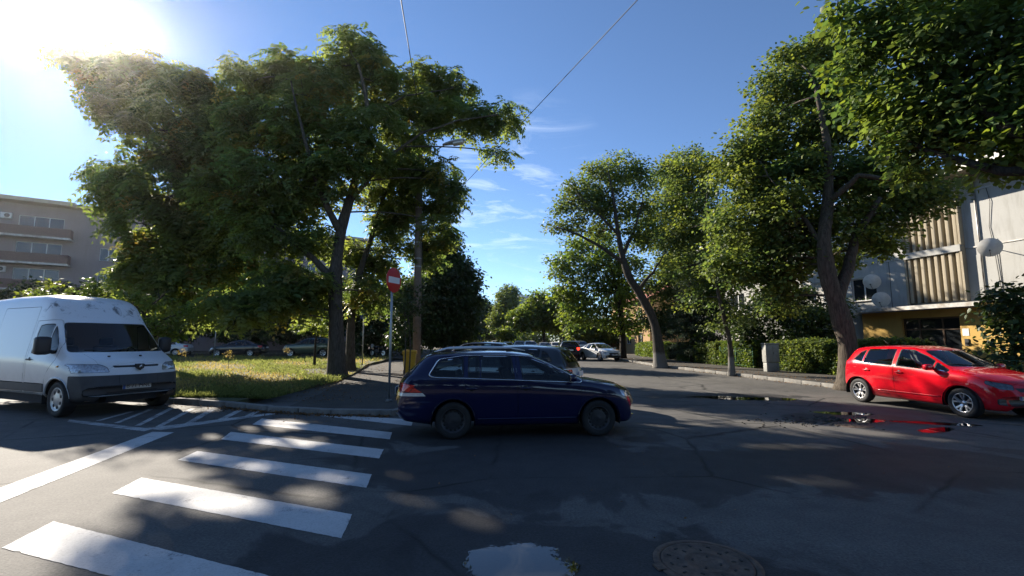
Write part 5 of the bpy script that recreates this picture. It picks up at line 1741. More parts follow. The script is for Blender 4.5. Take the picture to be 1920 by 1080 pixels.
for lbl, px, mt, Y, sz in SH:
    lob = LB_(px)
    cx = sum(c[0] for c, r in lob) / len(lob)
    base = Vector((cx, Y, .2))
    zt_ = min(c[2] for c, r in lob)
    tree('shrub', lbl, [(base, .07), (base + Vector((0, 0, max(.5, zt_ * .6))), .06), (base + Vector((.1, 0, max(.9, zt_))), .04)], lob, 'simple', mt, 'bark_dark', size=sz, per=60, dens=(34 if Y < 20 else 12 if Y > 40 else 20), rc=.28 if Y < 30 else .95, cat='shrub', twig=Y < 30, tints=[((1, 1, 1), 3), ((1.5, 1.3, .9), 1), ((.7, .8, .8), 1)])

# --- right side: leaning tree with limewashed foot
b4 = G(1238, 686, .13)
YB = b4.y
TL = [((1, 1, 1), 5), ((1.35, 1.2, .8), 2), ((.7, .85, .95), 2), ((1.6, 1.55, 1.1), .8)]
tree('street_tree', 'leaning tree with a limewashed foot where the pavement kerb bends',
     [(b4, .34), (P(1228, 610, YB), .27), (P(1205, 560, YB), .24), (P(1180, 520, YB), .22), (P(1167, 480, YB), .18), (P(1158, 430, YB), .13), (P(1150, 370, YB), .08), (P(1140, 320, YB), .03)],
     LB_([(1125, 335, 30, 42), (1165, 315, 30, 38), (1195, 335, 30, 34), (1080, 365, 30, 34), (1050, 385, 30, 22), (1040, 430, 30, 17), (1100, 395, 29.5, 40), (1150, 385, 29.5, 44), (1200, 390, 30, 40), (1225, 440, 30, 36), (1075, 420, 30, 26), (1190, 440, 29.5, 34), (1120, 440, 30.5, 26), (1240, 500, 30, 28)]),
     'simple', 'leaf_linden', 'bark_limed', size=.18, per=58, dens=17, rc=.55, tints=TL,
     limbs=[[(P(1172, 495, YB), .14), (P(1130, 465, YB - .3), .10), (P(1085, 440, YB - .4), .07), (P(1042, 425, YB - .5), .03)],
            [(P(1167, 478, YB), .13), (P(1190, 430, YB + .2), .08), (P(1205, 380, YB + .3), .04)],
            [(P(1195, 545, YB), .12), (P(1225, 510, YB), .08), (P(1250, 470, YB), .03)],
            [(P(1160, 440, YB), .1), (P(1120, 400, YB), .06), (P(1085, 365, YB), .03)]])
b5 = G(1168, 672, .13)
tree('street_tree', 'yellow-green tree with a dark trunk beside the oncoming white saloon',
     [(b5, .27), (P(1167, 620, b5.y), .24), (P(1160, 560, b5.y), .18), (P(1145, 500, b5.y), .1), (P(1135, 460, b5.y), .04)],
     LB_([(1060, 500, 42, 34), (1085, 540, 41, 38), (1125, 500, 41, 44), (1150, 545, 40.5, 40), (1055, 550, 42, 26), (1110, 585, 40, 34), (1180, 560, 41, 34), (1070, 590, 41, 26), (1150, 600, 40, 26), (1190, 610, 40.5, 26), (1075, 465, 43, 28), (1130, 455, 42, 34), (1180, 500, 42, 34)]),
     'simple', 'leaf_bright', 'bark_dark', size=.26, per=46, dens=13, rc=.75, tints=TL)
# --- thin young street tree
b6 = G(1372, 700, .13)
tree('street_tree', 'slim young street tree before the green wire fence',
     [(b6, .14), (P(1368, 640, b6.y), .11), (P(1356, 590, b6.y), .10), (P(1345, 540, b6.y), .085), (P(1335, 470, b6.y), .06), (P(1325, 380, b6.y), .03)],
     LB_([(1330, 330, 24.5, 42), (1290, 320, 25, 40), (1270, 370, 25, 42), (1320, 400, 24, 52), (1270, 440, 24.5, 44), (1350, 450, 23.5, 52), (1290, 500, 24, 46), (1350, 530, 23, 44), (1400, 500, 23, 44), (1380, 590, 22, 26), (1310, 560, 23.5, 30), (1345, 605, 22.5, 18), (1255, 310, 26, 26)]),
     'simple', 'leaf_linden', 'bark_limed', size=.15, per=60, dens=21, rc=.5, tints=TL)
# --- big linden behind the red car
bF = Vector((14.6, 37, .13))
tree('street_tree', 'tall fine-leaved tree closing the gap behind the slim young street tree',
     [(bF, .24), (bF + Vector((.1, 0, 3.5)), .2), (bF + Vector((.1, 0, 8)), .12), (bF + Vector((0, 0, 13)), .04)],
     LB_([(1255, 335, 36, 36), (1290, 305, 36, 34), (1250, 400, 36, 42), (1305, 370, 36, 44), (1265, 465, 36, 42), (1235, 535, 36, 32), (1305, 520, 36, 46), (1310, 440, 36, 46), (1275, 560, 36, 36)]),
     'simple', 'leaf_linden', 'bark_dark', size=.2, per=60, dens=17, rc=.7, tints=TL)
b7 = G(1596, 724, .13)
Y7 = b7.y
tree('linden_tree', 'big linden with a dark forked trunk right behind the red hatchback',
     [(b7, .37), (P(1590, 650, Y7), .30), (P(1575, 590, Y7), .29), (P(1553, 520, Y7), .26), (P(1545, 450, Y7), .22), (P(1552, 380, Y7 + .3), .18), (P(1552, 280, Y7 + .3), .13), (P(1530, 170, Y7 + .3), .06)],
     LB_([(1480, 115, 18.5, 38), (1530, 95, 18.5, 42), (1570, 110, 18.5, 42), (1450, 170, 18.5, 44), (1510, 170, 18.3, 60), (1580, 180, 18.5, 50), (1445, 225, 18.5, 38), (1500, 250, 18, 60), (1580, 240, 17.5, 62), (1400, 290, 18.5, 50), (1440, 310, 18, 60), (1385, 345, 18.5, 58), (1500, 340, 17.5, 66), (1600, 330, 17, 60),
          (1400, 420, 18, 70), (1480, 430, 17.2, 62), (1440, 490, 17.5, 56), (1580, 420, 16.8, 58), (1660, 330, 17, 60), (1675, 400, 16.5, 46), (1640, 450, 16.8, 44), (1740, 372, 16, 38), (1500, 500, 17, 48), (1380, 500, 18, 48), (1450, 560, 17.5, 40), (1550, 490, 19, 40), (1720, 350, 17, 50), (1410, 240, 19, 22), (1548, 150, 16.9, 38), (1560, 225, 16.7, 42), (1602, 120, 16.9, 36), (1530, 305, 16.5, 40), (1605, 190, 17, 40), (1555, 70, 17.4, 26), (1640, 250, 16.8, 44), (1460, 380, 16.4, 46)]),
     'simple', 'leaf_linden', 'bark', size=.14, per=100, dens=22, rc=.52, tints=TL, wide=.85,
     limbs=[[(P(1566, 570, Y7), .24), (P(1590, 500, Y7 + .3), .19), (P(1605, 440, Y7 + .4), .14), (P(1650, 370, Y7), .08)],
            [(P(1548, 470, Y7), .11), (P(1500, 400, Y7 + .5), .06), (P(1440, 330, Y7 + .8), .015)],
            [(P(1552, 380, Y7 + .3), .12), (P(1610, 330, Y7 - .4), .09), (P(1700, 340, Y7 - 1), .05)]])
# --- maple whose boughs reach in from the right
b8 = Vector((15.2, 7.2, .13))
TM = [((1, 1, 1), 5), ((1.5, 1.4, .8), 1.5), ((.7, .85, 1), 2)]
tree('maple_tree', 'maple whose big-leaved boughs hang into the upper right corner',
     [(b8, .33), (b8 + Vector((-.1, .1, 3)), .28), (b8 + Vector((-.4, .4, 6)), .22), (b8 + Vector((-.9, .8, 9)), .12), (b8 + Vector((-1, 1, 11.5)), .05)],
     LB_([(1570, 12, 11.5, 26), (1620, 40, 11.3, 42), (1690, 15, 11, 60), (1660, 90, 11.3, 55), (1760, 70, 10.6, 75), (1850, 50, 10.2, 80), (1920, 90, 9.8, 90), (1600, 130, 12, 40), (1680, 165, 11.5, 66), (1770, 170, 10.8, 72), (1860, 190, 10.2, 76), (1930, 230, 9.8, 80), (1650, 225, 12, 52), (1730, 250, 11.4, 56), (1820, 270, 10.8, 56), (1890, 300, 10.2, 46), (1700, 300, 12, 44), (1980, 150, 9.5, 100), (1750, -60, 10.8, 80), (1880, -60, 10, 90)]),
     'simple', 'leaf_maple', 'bark_dark', size=.155, per=64, dens=25, rc=.5, tints=TM, wide=.95, droop=.7,
     limbs=[[(b8 + Vector((-.3, .3, 5)), .18), (P(1900, 250, 9.6), .12), (P(1800, 170, 10.6), .08), (P(1690, 110, 11.2), .04), (P(1610, 60, 11.5), .02)],
            [(b8 + Vector((-.3, .3, 4.4)), .16), (P(1880, 320, 9.8), .10), (P(1760, 290, 11), .06), (P(1670, 250, 11.8), .03)]])
# --- spruce, hedge trees and undergrowth on the right
b9 = Vector((12.9, 33.5, .13))
cl_s = []
root = empty('spruce_tree', b9, 0, 'grey-green spruce standing behind the clipped hedge', 'tree')
mb = MB(); mb.tube([(0, 0, -.2), (0, 0, 4), (.05, 0, 8.2)], [.16, .1, .02], 9); mb.build('trunk', M['bark_dark'], root)
br = MB()
for k in range(95):
    z = .8 + 7.2 * (k / 95) ** 1.0; rr_ = (8.4 - z) * .30 + .15; a = k * 2.4
    end = Vector((math.cos(a) * rr_, math.sin(a) * rr_, z - .28 * rr_))
    br.tube([(0, 0, z), end * .5 + Vector((0, 0, z * .5 + .08)), end], [.025, .018, .006], 4)
    for q in np.linspace(.25, 1, 7): cl_s.append(Vector((0, 0, z)).lerp(end, q) + Vector((random.uniform(-.1, .1), random.uniform(-.1, .1), 0)))
br.build('branches', M['bark_dark'], root)
V, F, C = simple_leaves(np.array(cl_s), .24, 38, .13, 1.1, .16, [((1, 1, 1), 2), ((1.5, 1.5, 1.5), 1)])
link('crown', np_mesh('crown', V, F, M['needle'], C), root)['kind'] = 'stuff'
SR = [('dark yew-like tree close before the grey flats', [(1420, 590, 27, 40), (1450, 560, 27.5, 40), (1480, 600, 27, 36), (1400, 630, 27, 28), (1460, 635, 27, 28), (1500, 560, 27, 32)], 'leaf_dark', 27.2, (17, 27.2)),
      ('dark shrub beside the forked linden trunk', [(1520, 600, 25, 36), (1540, 640, 25, 28), (1505, 640, 25, 28), (1560, 580, 25.5, 28)], 'leaf_dark', 25.2, None),
      ('dark leafy tree in the garden behind the slim street tree', [(1300, 600, 34, 40), (1340, 590, 33, 40), (1260, 610, 36, 30), (1230, 600, 37, 26), (1330, 640, 32, 26), (1350, 550, 33, 40)], 'leaf_dark', 33, None),
      ('shrub with long leaves growing before the flats at the right edge', [(1895, 575, 14.5, 26), (1905, 620, 14, 34), (1880, 610, 14.4, 22), (1935, 570, 14, 44), (1900, 660, 13.8, 30), (1940, 650, 13.6, 40), (1880, 545, 14.6, 12)], 'leaf_dark', 14.4, None)]
for lbl, px, mt, Y, bb in SR:
    lob = LB_(px)
    cx = sum(c[0] for c, r in lob) / len(lob)
    base = Vector((cx, Y, .13)); zt_ = min(c[2] for c, r in lob)
    tree('garden_tree' if 'tree' in lbl.split(' in ')[0].split(' close')[0] else 'shrub', lbl, [(base, .12), (base + Vector((0, 0, max(.5, zt_ * .6))), .10), (base + Vector((.1, 0, max(.9, zt_))), .07)], lob, 'simple', mt, 'bark_dark', size=.17, per=80, dens=20, rc=.55, cat='tree' if 'tree' in lbl.split(' in ')[0].split(' close')[0] else 'shrub', tints=[((1, 1, 1), 3), ((1.4, 1.3, 1), 1)])

# --- clipped hedges along the right pavement
def hedge(label, x0, x1, depth, h, tints, n=5200, mat='leaf_linden', off=-3.95, stuff=True):
    """between two distances along the kerb"""
    ys = np.array([p[1] for p in KR]); xs_ = np.array([p[0] for p in KR])
    root = empty('hedge', (float(np.interp((x0 + x1) / 2, ys, xs_)) + 3.95, (x0 + x1) / 2, .12), 0, label, 'hedge', 'clipped hedges along the pavement')
    bx, by = root.location.x, root.location.y
    y = RNG.uniform(x0, x1, n)
    face = RNG.random(n)
    xo = np.where(face < .62, RNG.normal(0, .06, n), RNG.uniform(0, depth, n))
    z = np.where(face < .62, RNG.uniform(.02, h, n), h + RNG.normal(0, .05, n))
    x = np.interp(y, ys, xs_) + 3.85 + xo + .10 * np.sin(y * 2.1) * np.sin(z * 3) + RNG.normal(0, .05, n)
    z = z + .06 * np.sin(y * 1.7 + 1) * (z / h)
    pts = np.stack([x - bx, y - by, z], 1)
    V, F, C = simple_leaves(pts, .09, 4, .11, .4, .7, tints)
    link('foliage', np_mesh('foliage', V, F, M[mat], C), root)['kind'] = 'stuff'
    mb = MB()
    for yy_ in np.arange(x0 + .2, x1, .45):
        px_ = float(np.interp(yy_, ys, xs_)) + 4.15
        mb.tube([(px_ - bx, yy_ - by, -.1), (px_ - bx + random.uniform(-.1, .1), yy_ - by, h * .8)], [.03, .015], 5)
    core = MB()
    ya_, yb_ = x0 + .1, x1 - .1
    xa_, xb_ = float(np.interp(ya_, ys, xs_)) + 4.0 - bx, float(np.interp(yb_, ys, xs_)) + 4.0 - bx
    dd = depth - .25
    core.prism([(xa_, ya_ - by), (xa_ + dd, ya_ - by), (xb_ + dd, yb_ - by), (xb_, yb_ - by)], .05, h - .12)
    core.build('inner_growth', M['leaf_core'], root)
    mb.build('stems', M['bark_dark'], root)
    return root


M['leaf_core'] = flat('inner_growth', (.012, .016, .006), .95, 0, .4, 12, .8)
hedge('clipped hedge between the grey cabinet and the red hatchback', 17.5, 25.0, .8, 1.45, TL, 9000, 'leaf_linden')
hedge('clipped hedge just beyond the grey cabinet, overgrowing the green fence panel', 26.2, 29.3, .7, 1.35, TL, 4200, 'leaf_bright')
hedge('long shaded hedge behind the limewashed leaning tree', 29.8, 36.5, .8, 1.3, TL, 6500, 'leaf_linden')
hedge('pale green hedge beside the oncoming white saloon', 38.5, 47.5, .9, 1.25, TL, 5000, 'leaf_bright')

# --- far trees down the street: three kinds, then copies
def far_tree(label, px, mat, Y, X, tr=.2, sz=.42, dens=13, per=46, tints=TL):
    lob = LB_(px)
    base = Vector((X, Y, .1)); zt_ = min(c[2] for c, r in lob)
    top_ = max(c[2] for c, r in lob)
    return tree('street_tree', label, [(base, tr), (base + Vector((.1, 0, top_ * .35)), tr * .8), (base + Vector((.1, 0, top_ * .8)), tr * .3)], lob, 'simple', mat, 'bark_dark', size=sz, per=per, dens=dens, rc=1.0, twig=False, tints=tints, group='trees down the street')


far_tree('bright green round-headed tree standing by the far row of parked cars', [(1000, 590, 70, 34), (1035, 585, 70, 32), (1055, 600, 70, 24), (985, 600, 69, 24), (1012, 566, 70, 22), (1040, 605, 70, 24), (970, 590, 70, 14)], 'leaf_bright', 70, 4.7, .3)
far_tree('tall dark tree left of the bright round-headed one', [(950, 565, 90, 22), (945, 590, 90, 26), (962, 600, 90, 22), (955, 548, 91, 14), (935, 610, 89, 18)], 'leaf_linden', 90, -1.2, .3)
far_tree('small bushy tree at the very end of the street', [(905, 605, 120, 22), (890, 618, 120, 20), (920, 615, 121, 18), (880, 625, 120, 14)], 'leaf_linden', 120, -7.4, .25)
far_tree('reddish-brown small tree at the end of the street', [(922, 612, 105, 15), (932, 622, 105, 13), (915, 626, 105, 12)], 'leaf_linden', 105, -4, .2, tints=[((2.0, .9, .7), 1), ((1.2, .9, .8), 1)])
far_tree('low pale green tree before the tall dark one', [(950, 622, 75, 12), (958, 630, 75, 11), (945, 632, 75, 9)], 'leaf_bright', 75, -.8, .12)
far_tree('loose grey-green tree behind the oncoming white saloon', [(1100, 620, 60, 22), (1125, 615, 60, 22), (1080, 625, 60, 18), (1140, 628, 60, 14)], 'leaf_linden', 60, 10.5, .2)
k1 = far_tree('dark tall tree behind the left row of parked cars', [(850, 590, 60, 38), (870, 600, 60, 26), (880, 575, 62, 24), (845, 550, 60, 34), (862, 620, 58, 20)], 'leaf_dark', 60, -6.5, .25)
k2 = far_tree('leafy tree rising over the roofs beyond the leaning tree', [(1255, 560, 55, 40), (1290, 540, 55, 40), (1230, 590, 54, 30), (1270, 500, 56, 36)], 'leaf_linden', 55, 19, .25)
for src, x, y, rz, sc, lbl in ((k1, -8.5, 78, 1.2, 1.0, 'dark tree further along the left pavement'), (k1, -7.5, 98, 2.4, 1.05, 'farthest dark tree of the left pavement'), (k2, 11.5, 92, 1.7, .9, 'tree over the right pavement past the bright round-headed one'),
                          (k2, 13, 118, 2.9, 1.0, 'tree at the far right end of the street'), (k1, -16, 66, 3.3, 1.1, 'dark tree in the yard left of the street'), (k1, -30, 64, .4, 1.3, 'dark tree behind the black saloon and its bushes'), (k1, -44, 63, 2.0, 1.2, 'dark tree behind the white saloon and its shrub'), (k2, 2, 150, .8, 1.0, 'tree closing the end of the street'), (k2, -5.5, 165, 2.8, 1.1, 'pale tree closing the left end of the street')):
    o = copy_tree(src); o.location = (x, y, .1); o.rotation_euler.z = rz; o.scale = (sc,) * 3; o['label'] = lbl

hb_ = empty('hedge', (3, -13.4, 0), 0, 'long added hedge out of view behind the viewpoint', 'hedge')  # unseen hedge, added so the cars' paint doesn't mirror sunlit ground
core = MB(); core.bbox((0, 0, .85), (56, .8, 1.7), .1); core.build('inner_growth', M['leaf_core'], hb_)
V, F, C = simple_leaves(np.stack([RNG.uniform(-28, 28, 3500), RNG.normal(.42, .07, 3500), RNG.uniform(.03, 1.8, 3500)], 1), .14, 4, .16, .4, .7, TL)
link('foliage', np_mesh('foliage', V, F, M['leaf_dark'], C), hb_)['kind'] = 'stuff'
# added unseen trees behind the viewpoint: they cut sky fill and darken paint reflections
for q, (x, y, rz, sc, lbl) in enumerate(((-15, -15, .7, 1.25, 'added unseen tree behind the viewpoint facing the van side of the crossing'), (-7, -17, 2.1, 1.3, 'added unseen tree behind the viewpoint facing the crossing stripes'), (0, -16, 3.6, 1.25, 'added unseen tree behind the viewpoint facing the blue estate'), (7.5, -17.5, 5.0, 1.3, 'added unseen tree behind the viewpoint facing the front puddle'), (15, -16, 1.1, 1.25, 'added unseen tree behind the viewpoint facing the red hatchback'), (22, -15, 4.2, 1.2, 'last added unseen tree behind the viewpoint towards the flats'))):
    o = copy_tree(k1); o.location = (x, y, .1); o.rotation_euler.z = rz; o.scale = (sc,) * 3; o['label'] = lbl; o['group'] = 'added trees behind the viewpoint'

# the wooded end of the street, too far to tell its trees apart
cc_ = []
for q in range(340):
    x = RNG.uniform(-75, 75)
    cc_.append((x, 140 + RNG.uniform(-8, 8) + .1 * abs(x), RNG.uniform(.5, 5.5 + 2.5 * math.sin(x * .21) + 1.5 * math.sin(x * .5))))
V, F, C = simple_leaves(np.array(cc_), 2.6, 110, .7, .4, .8, TL)
tag(link('distant_wood', np_mesh('distant_wood', V, F, M['leaf_linden'], C)), kind='stuff')

# ------------------------------------------------------------------ vehicles in place
def heading(a, b): return math.atan2(b[1] - a[1], b[0] - a[0])


def place_by_wheels(sp, rear, front, side, scale):
    """centre of a car whose near-side tyres touch the road at two ground points"""
    a, b = Vector(xy(rear)), Vector(xy(front))
    h = heading(a, b)
    t_ = (b - a).normalized()
    n = Vector((-t_.y, t_.x)) * (-side)           # from the near flank towards the car's middle
    mid = (a + b) / 2 + n * (sp['wheel_y'] - .09) * scale - t_ * ((sp['xf'] + sp['xr']) / 2) * scale
    return (mid.x, mid.y, 0), h


mx_navy = paint('navy_paint', (.004, .006, .042), metal=0.0, rough=.3, dust=.02)
loc, h = place_by_wheels(WAGON, G(848, 823), G(1122, 816.5), -1, .985)
wag, _ = build_car(WAGON, mx_navy, loc, h, 'dark blue estate car crossing the road with silver roof rails', scale=.985, name='estate_car', rim='steel')
mx_red = paint('red_paint', (.60, .004, .014), rough=.25, dust=.06)
loc, h = place_by_wheels(HATCH, G(1613, 753), G(1823, 784.5), -1, 1.045)
build_car(HATCH, mx_red, loc, h, 'bright red hatchback with five-spoke alloys parked at the right kerb', scale=1.045, name='hatchback_car', rim='alloy5')

# white van, grimy roof front
t = NT('van_paint')
c = t.coord()
xyz = t.n('SeparateXYZ', Vector=c)
g1 = t.noise(c, 3.0, 9, .7, .6)
zm = t.math('MULTIPLY', t.n('MapRange', Value=xyz.outputs['Z'], From_Min=1.93, From_Max=2.05).outputs[0], t.n('MapRange', Value=xyz.outputs['Z'], From_Min=2.42, From_Max=2.25).outputs[0])
xm = t.n('MapRange', Value=xyz.outputs['X'], From_Min=.3, From_Max=.7).outputs[0]
mould = t.math('MULTIPLY', t.math('MULTIPLY', zm, xm), t.ramp(g1, (.54, 0.0), (.61, .85)))
low = t.n('MapRange', Value=xyz.outputs['Z'], From_Min=1.1, From_Max=.4).outputs[0]
cc = t.mix(t.ramp(t.noise(c, 1.2, 5), (.3, 0.0), (.7, .25)), (.74, .745, .75), (.62, .625, .635))
cc = t.mix(mould, cc, (.06, .06, .055))
cc = t.mix(t.math('MULTIPLY', low, t.ramp(t.noise(c, 4, 8, .7), (.3, .1), (.7, .5))), cc, (.25, .23, .2))
M['van_paint'] = t.done(t.bsdf(Base_Color=cc, Roughness=.32, Coat_Weight=.5, Coat_Roughness=.12))
vloc, vh = place_by_wheels(VAN, Vector((0, 0, 0)), Vector((1, 0, 0)), -1, 1.0)
fr, fl_ = G(103, 783), G(300, 760)
axle = (Vector(xy(fr)) + Vector(xy(fl_))) / 2
ax_d = (Vector(xy(fl_)) - Vector(xy(fr))).normalized()
vh = math.atan2(-ax_d.x, ax_d.y)                     # forward is the axle turned clockwise
fwd = Vector((math.cos(vh), math.sin(vh)))
vs_ = 1.12
vc = axle - fwd * VAN['xf'] * vs_
van, sy_ = build_car(VAN, M['van_paint'], (vc.x, vc.y, 0), vh, 'white panel van with a mould-streaked roof front parked on the hatched area', scale=vs_, name='panel_van', cat='van', rim='cover', plate='B 71 MNL')
b_ = MB()
pl = [(0, -.055), (.05, -.02), (.062, .045), (-.062, .045), (-.05, -.02)]
b_.add([(2.435, y * 1.25, .955 + z * 1.25) for y, z in pl] + [(2.50, y * 1.25, .945 + z * 1.25) for y, z in pl], [(0, 1, 2, 3, 4)[::-1], (5, 6, 7, 8, 9)] + [(i, (i + 1) % 5, 5 + (i + 1) % 5, 5 + i) for i in range(5)])
b_.tube([(2.505, -.03, .93), (2.512, .0, .97), (2.505, .03, .94)], .012, 6, 1); b_.tube([(2.505, -.02, .965), (2.51, .03, .985)], .012, 6, 1)
b_.build('badge', [M['black_plastic'], M['chrome']], van, recalc=True)
for y in (.14, -.42):
    b_ = MB(); b_.bbox((2.19, y, 1.17), (.05, .035, .03), .008); b_.build('washer_jet', M['black_plastic'], van)
for s in (1, -1):
    q = sy_(1.62, .98, s); b_ = MB(); b_.bbox((q.x, q.y, q.z), (.06, .03, .04), .01); b_.build('side_repeater', M['lamp_amber'], van)
    q = sy_(.46, 1.10, s)

white = paint('white_paint', (.62, .63, .64), dust=.2)
silver = paint('silver_paint', (.42, .44, .46), metal=.6, rough=.3)
black = paint('black_paint', (.012, .012, .014), rough=.25, dust=.2)
greyp = paint('grey_paint', (.09, .095, .10), metal=.4, rough=.3)
green = paint('green_paint', (.045, .075, .06), metal=.4, rough=.3)
brown = paint('brown_paint', (.07, .035, .02), metal=.3, rough=.25)
blackblue = paint('blackblue_paint', (.014, .017, .025), metal=.3, rough=.3)
# cars along the left side of the street, behind the estate
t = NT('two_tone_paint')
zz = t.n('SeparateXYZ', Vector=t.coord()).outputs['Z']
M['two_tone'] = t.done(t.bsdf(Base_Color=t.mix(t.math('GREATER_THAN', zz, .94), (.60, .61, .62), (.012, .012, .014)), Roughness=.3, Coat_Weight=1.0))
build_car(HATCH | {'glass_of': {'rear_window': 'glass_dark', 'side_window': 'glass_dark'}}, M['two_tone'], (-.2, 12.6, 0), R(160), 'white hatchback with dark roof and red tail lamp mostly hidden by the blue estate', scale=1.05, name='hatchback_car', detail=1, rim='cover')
build_car(SEDAN, black, (-1.0, 17.2, 0), R(172), 'black saloon tucked behind the hidden white hatchback', scale=1.0, name='saloon_car', detail=1, rim='alloy5')
build_car(HATCH, blackblue, (-2.0, 23.5, 0), R(165), 'black hatchback on the left kerb before the silver car', scale=1.08, name='hatchback_car', detail=1, rim='cover')
build_car(SEDAN, silver, (-1.3, 28.6, 0), R(100), 'silver car parked past the black hatchback on the left', name='saloon_car', detail=1, rim='cover')
# traffic on the right
p = G(1073, 676); build_car(SUV, black, (p.x - .12, p.y + 1.8, 0), R(88), 'black off-roader driving away with its brake lights on', scale=1.0, name='off_roader', detail=1, rim='alloy5', brake=True)
p = G(1123, 677); build_car(SEDAN, white, (p.x + .35, p.y + 1.6, 0), R(-70), 'white saloon facing us beside the black off-roader', scale=1.0, name='saloon_car', detail=1, rim='alloy5')
# side street on the left
zc = .255
p = G(450, 668, zc); p = Vector((-.586 * 41, 41.2, zc))
build_car(SEDAN, blackblue, (p.x, p.y, zc), R(186), 'black saloon parked in the side street behind the grass', name='saloon_car', detail=1, rim='alloy5', scale=1.0)
build_car(SUV, green, (-.435 * 40, 40.3, zc), R(186), 'dark green off-roader parked left of the corner tree', name='off_roader', detail=1, rim='alloy5')
build_car(SEDAN, white, (-.735 * 42 - 1.2, 43.0, zc), R(196), 'white saloon whose tail shows past the front of the van', name='saloon_car', detail=1, rim='cover')
# a motorcycle leaning by the shrubs
mc = empty('motorcycle', G(704, 664, .25) * 0 + Vector((-11.6, 40.4, .25)), R(150), 'parked dark motorcycle with a white fairing beside the blue sign post', 'motorcycle')
for x in (-.68, .68):
    m_ = MB(); m_.tube([(x + .30 * math.cos(a), 0, .32 + .30 * math.sin(a)) for a in np.linspace(0, 2 * PI, 21)[:-1]], .055, 7, closed=True); wv = m_.build('wheel', M['tyre'], mc)
    m_ = MB(); m_.lathe([(.2, .02), (.03, .05), (.03, -.05), (.2, -.02)], 14, 'y', Matrix.Translation((x, 0, .32))); m_.build('rim', M['alloy'], wv)
m_ = MB(); m_.bbox((0, 0, .48), (.55, .28, .36), .08); m_.tube([(-.68, 0, .32), (-.2, 0, .5), (.2, 0, .75), (.5, 0, .85)], .05, 7); m_.build('frame', M['steel_dark'], mc)
m_ = MB(); m_.bbox((.12, 0, .83), (.5, .3, .24), .09); m_.build('fuel_tank', black, mc)
m_ = MB(); m_.bbox((-.45, 0, .82), (.65, .26, .13), .05); m_.build('saddle', M['rubber'], mc)
m_ = MB(); m_.bbox((.58, 0, .92), (.26, .34, .36), .1); m_.build('fairing', white, mc)
m_ = MB(); m_.tube([(.45, -.35, 1.02), (.52, 0, .98), (.45, .35, 1.02)], .02, 6); m_.tube([(.52, 0, .95), (.68, 0, .32)], .03, 6); m_.build('handlebar', M['steel_dark'], mc)

# rows of parked cars far down the street
rowg = 'cars parked far down the street'
far = [(SUV, greyp, 1.0, 58, 'grey car leading the far left row'), (HATCH, white, -.6, 66, 'white car second in the far left row'), (SEDAN, blackblue, -1.6, 52, 'dark saloon nearest in the far left row'), (SUV, white, 2.2, 57, 'white car in the middle of the far line, left of two alike'),
       (SEDAN, silver, 4.0, 58, 'silver saloon in the far line under the bright round-headed tree'), (HATCH, white, 5.6, 60, 'white hatchback in the far line under the bright round-headed tree'), (SUV, greyp, 8.0, 55, 'grey-blue car beside the far right hedge'), (HATCH, brown, -2.4, 74, 'brownish car deep in the far left row'), (SUV, white, -3.0, 84, 'white van-like car deepest in the far left row'), (HATCH, black, .7, 76, 'black car half hidden in the far line')]
for i, (sp, pm, x, y, lbl) in enumerate(far):
    build_car(sp, pm, (x, y, 0), R(-88 + (i * 37 % 9)), lbl, rowg, name='parked_car', detail=0, rim='cover', scale=1.0)


# ------------------------------------------------------------------ street furniture
M['galv'] = flat('galvanised', (.36, .37, .37), .45, .6, .12, 9, dirt=(.25, .24, .22))
M['sign_red'] = flat('sign_red', (.50, .015, .02), .35, 0, .06)
M['sign_white'] = flat('sign_white', (.75, .75, .74), .35, 0, .04)
M['sign_blue'] = flat('sign_blue', (.02, .06, .25), .4, 0, .08)
sp_ = G(729, 753, .12)
sg = empty('no_entry_sign', sp_, R(-38), 'round red no-entry sign on a grey pole at the pavement corner', 'traffic sign')
k = sp_.y / F_PX
zs_c = P(739.5, 525.5, sp_.y).z - .12
rad = 23.5 * k
m_ = MB(); m_.tube([(0, 0, -.05), (.12 * 0, 0, 1.5), (0, 0, zs_c + rad * .8)], .030, 10); m_.build('pole', M['galv'], sg)
m_ = MB(); m_.tube([(0, 0, 0), (0, 0, .06)], [.09, .06], 10); m_.build('foot', M['concrete'], sg)
T = Matrix.Translation((.0, -.05, zs_c)) @ Matrix.Rotation(R(20), 4, 'Z')
T = Matrix.Translation((0.0, -.045, zs_c))
m_ = MB(); m_.lathe([(.001, .008), (rad * .97, .008), (rad, .004), (rad, -.008), (rad * .985, -.012), (.001, -.012)], 40, 'y', T); m_.build('disc', M['sign_red'], sg, recalc=True)
m_ = MB(); m_.box((0, -.0605, zs_c), (rad * 1.52, .003, rad * .50)); m_.build('white_bar', M['sign_white'], sg)
m_ = MB(); m_.box((0, -.028, zs_c), (.12, .03, .05)); m_.build('clamp', M['galv'], sg)
sg.rotation_euler.z = R(70)

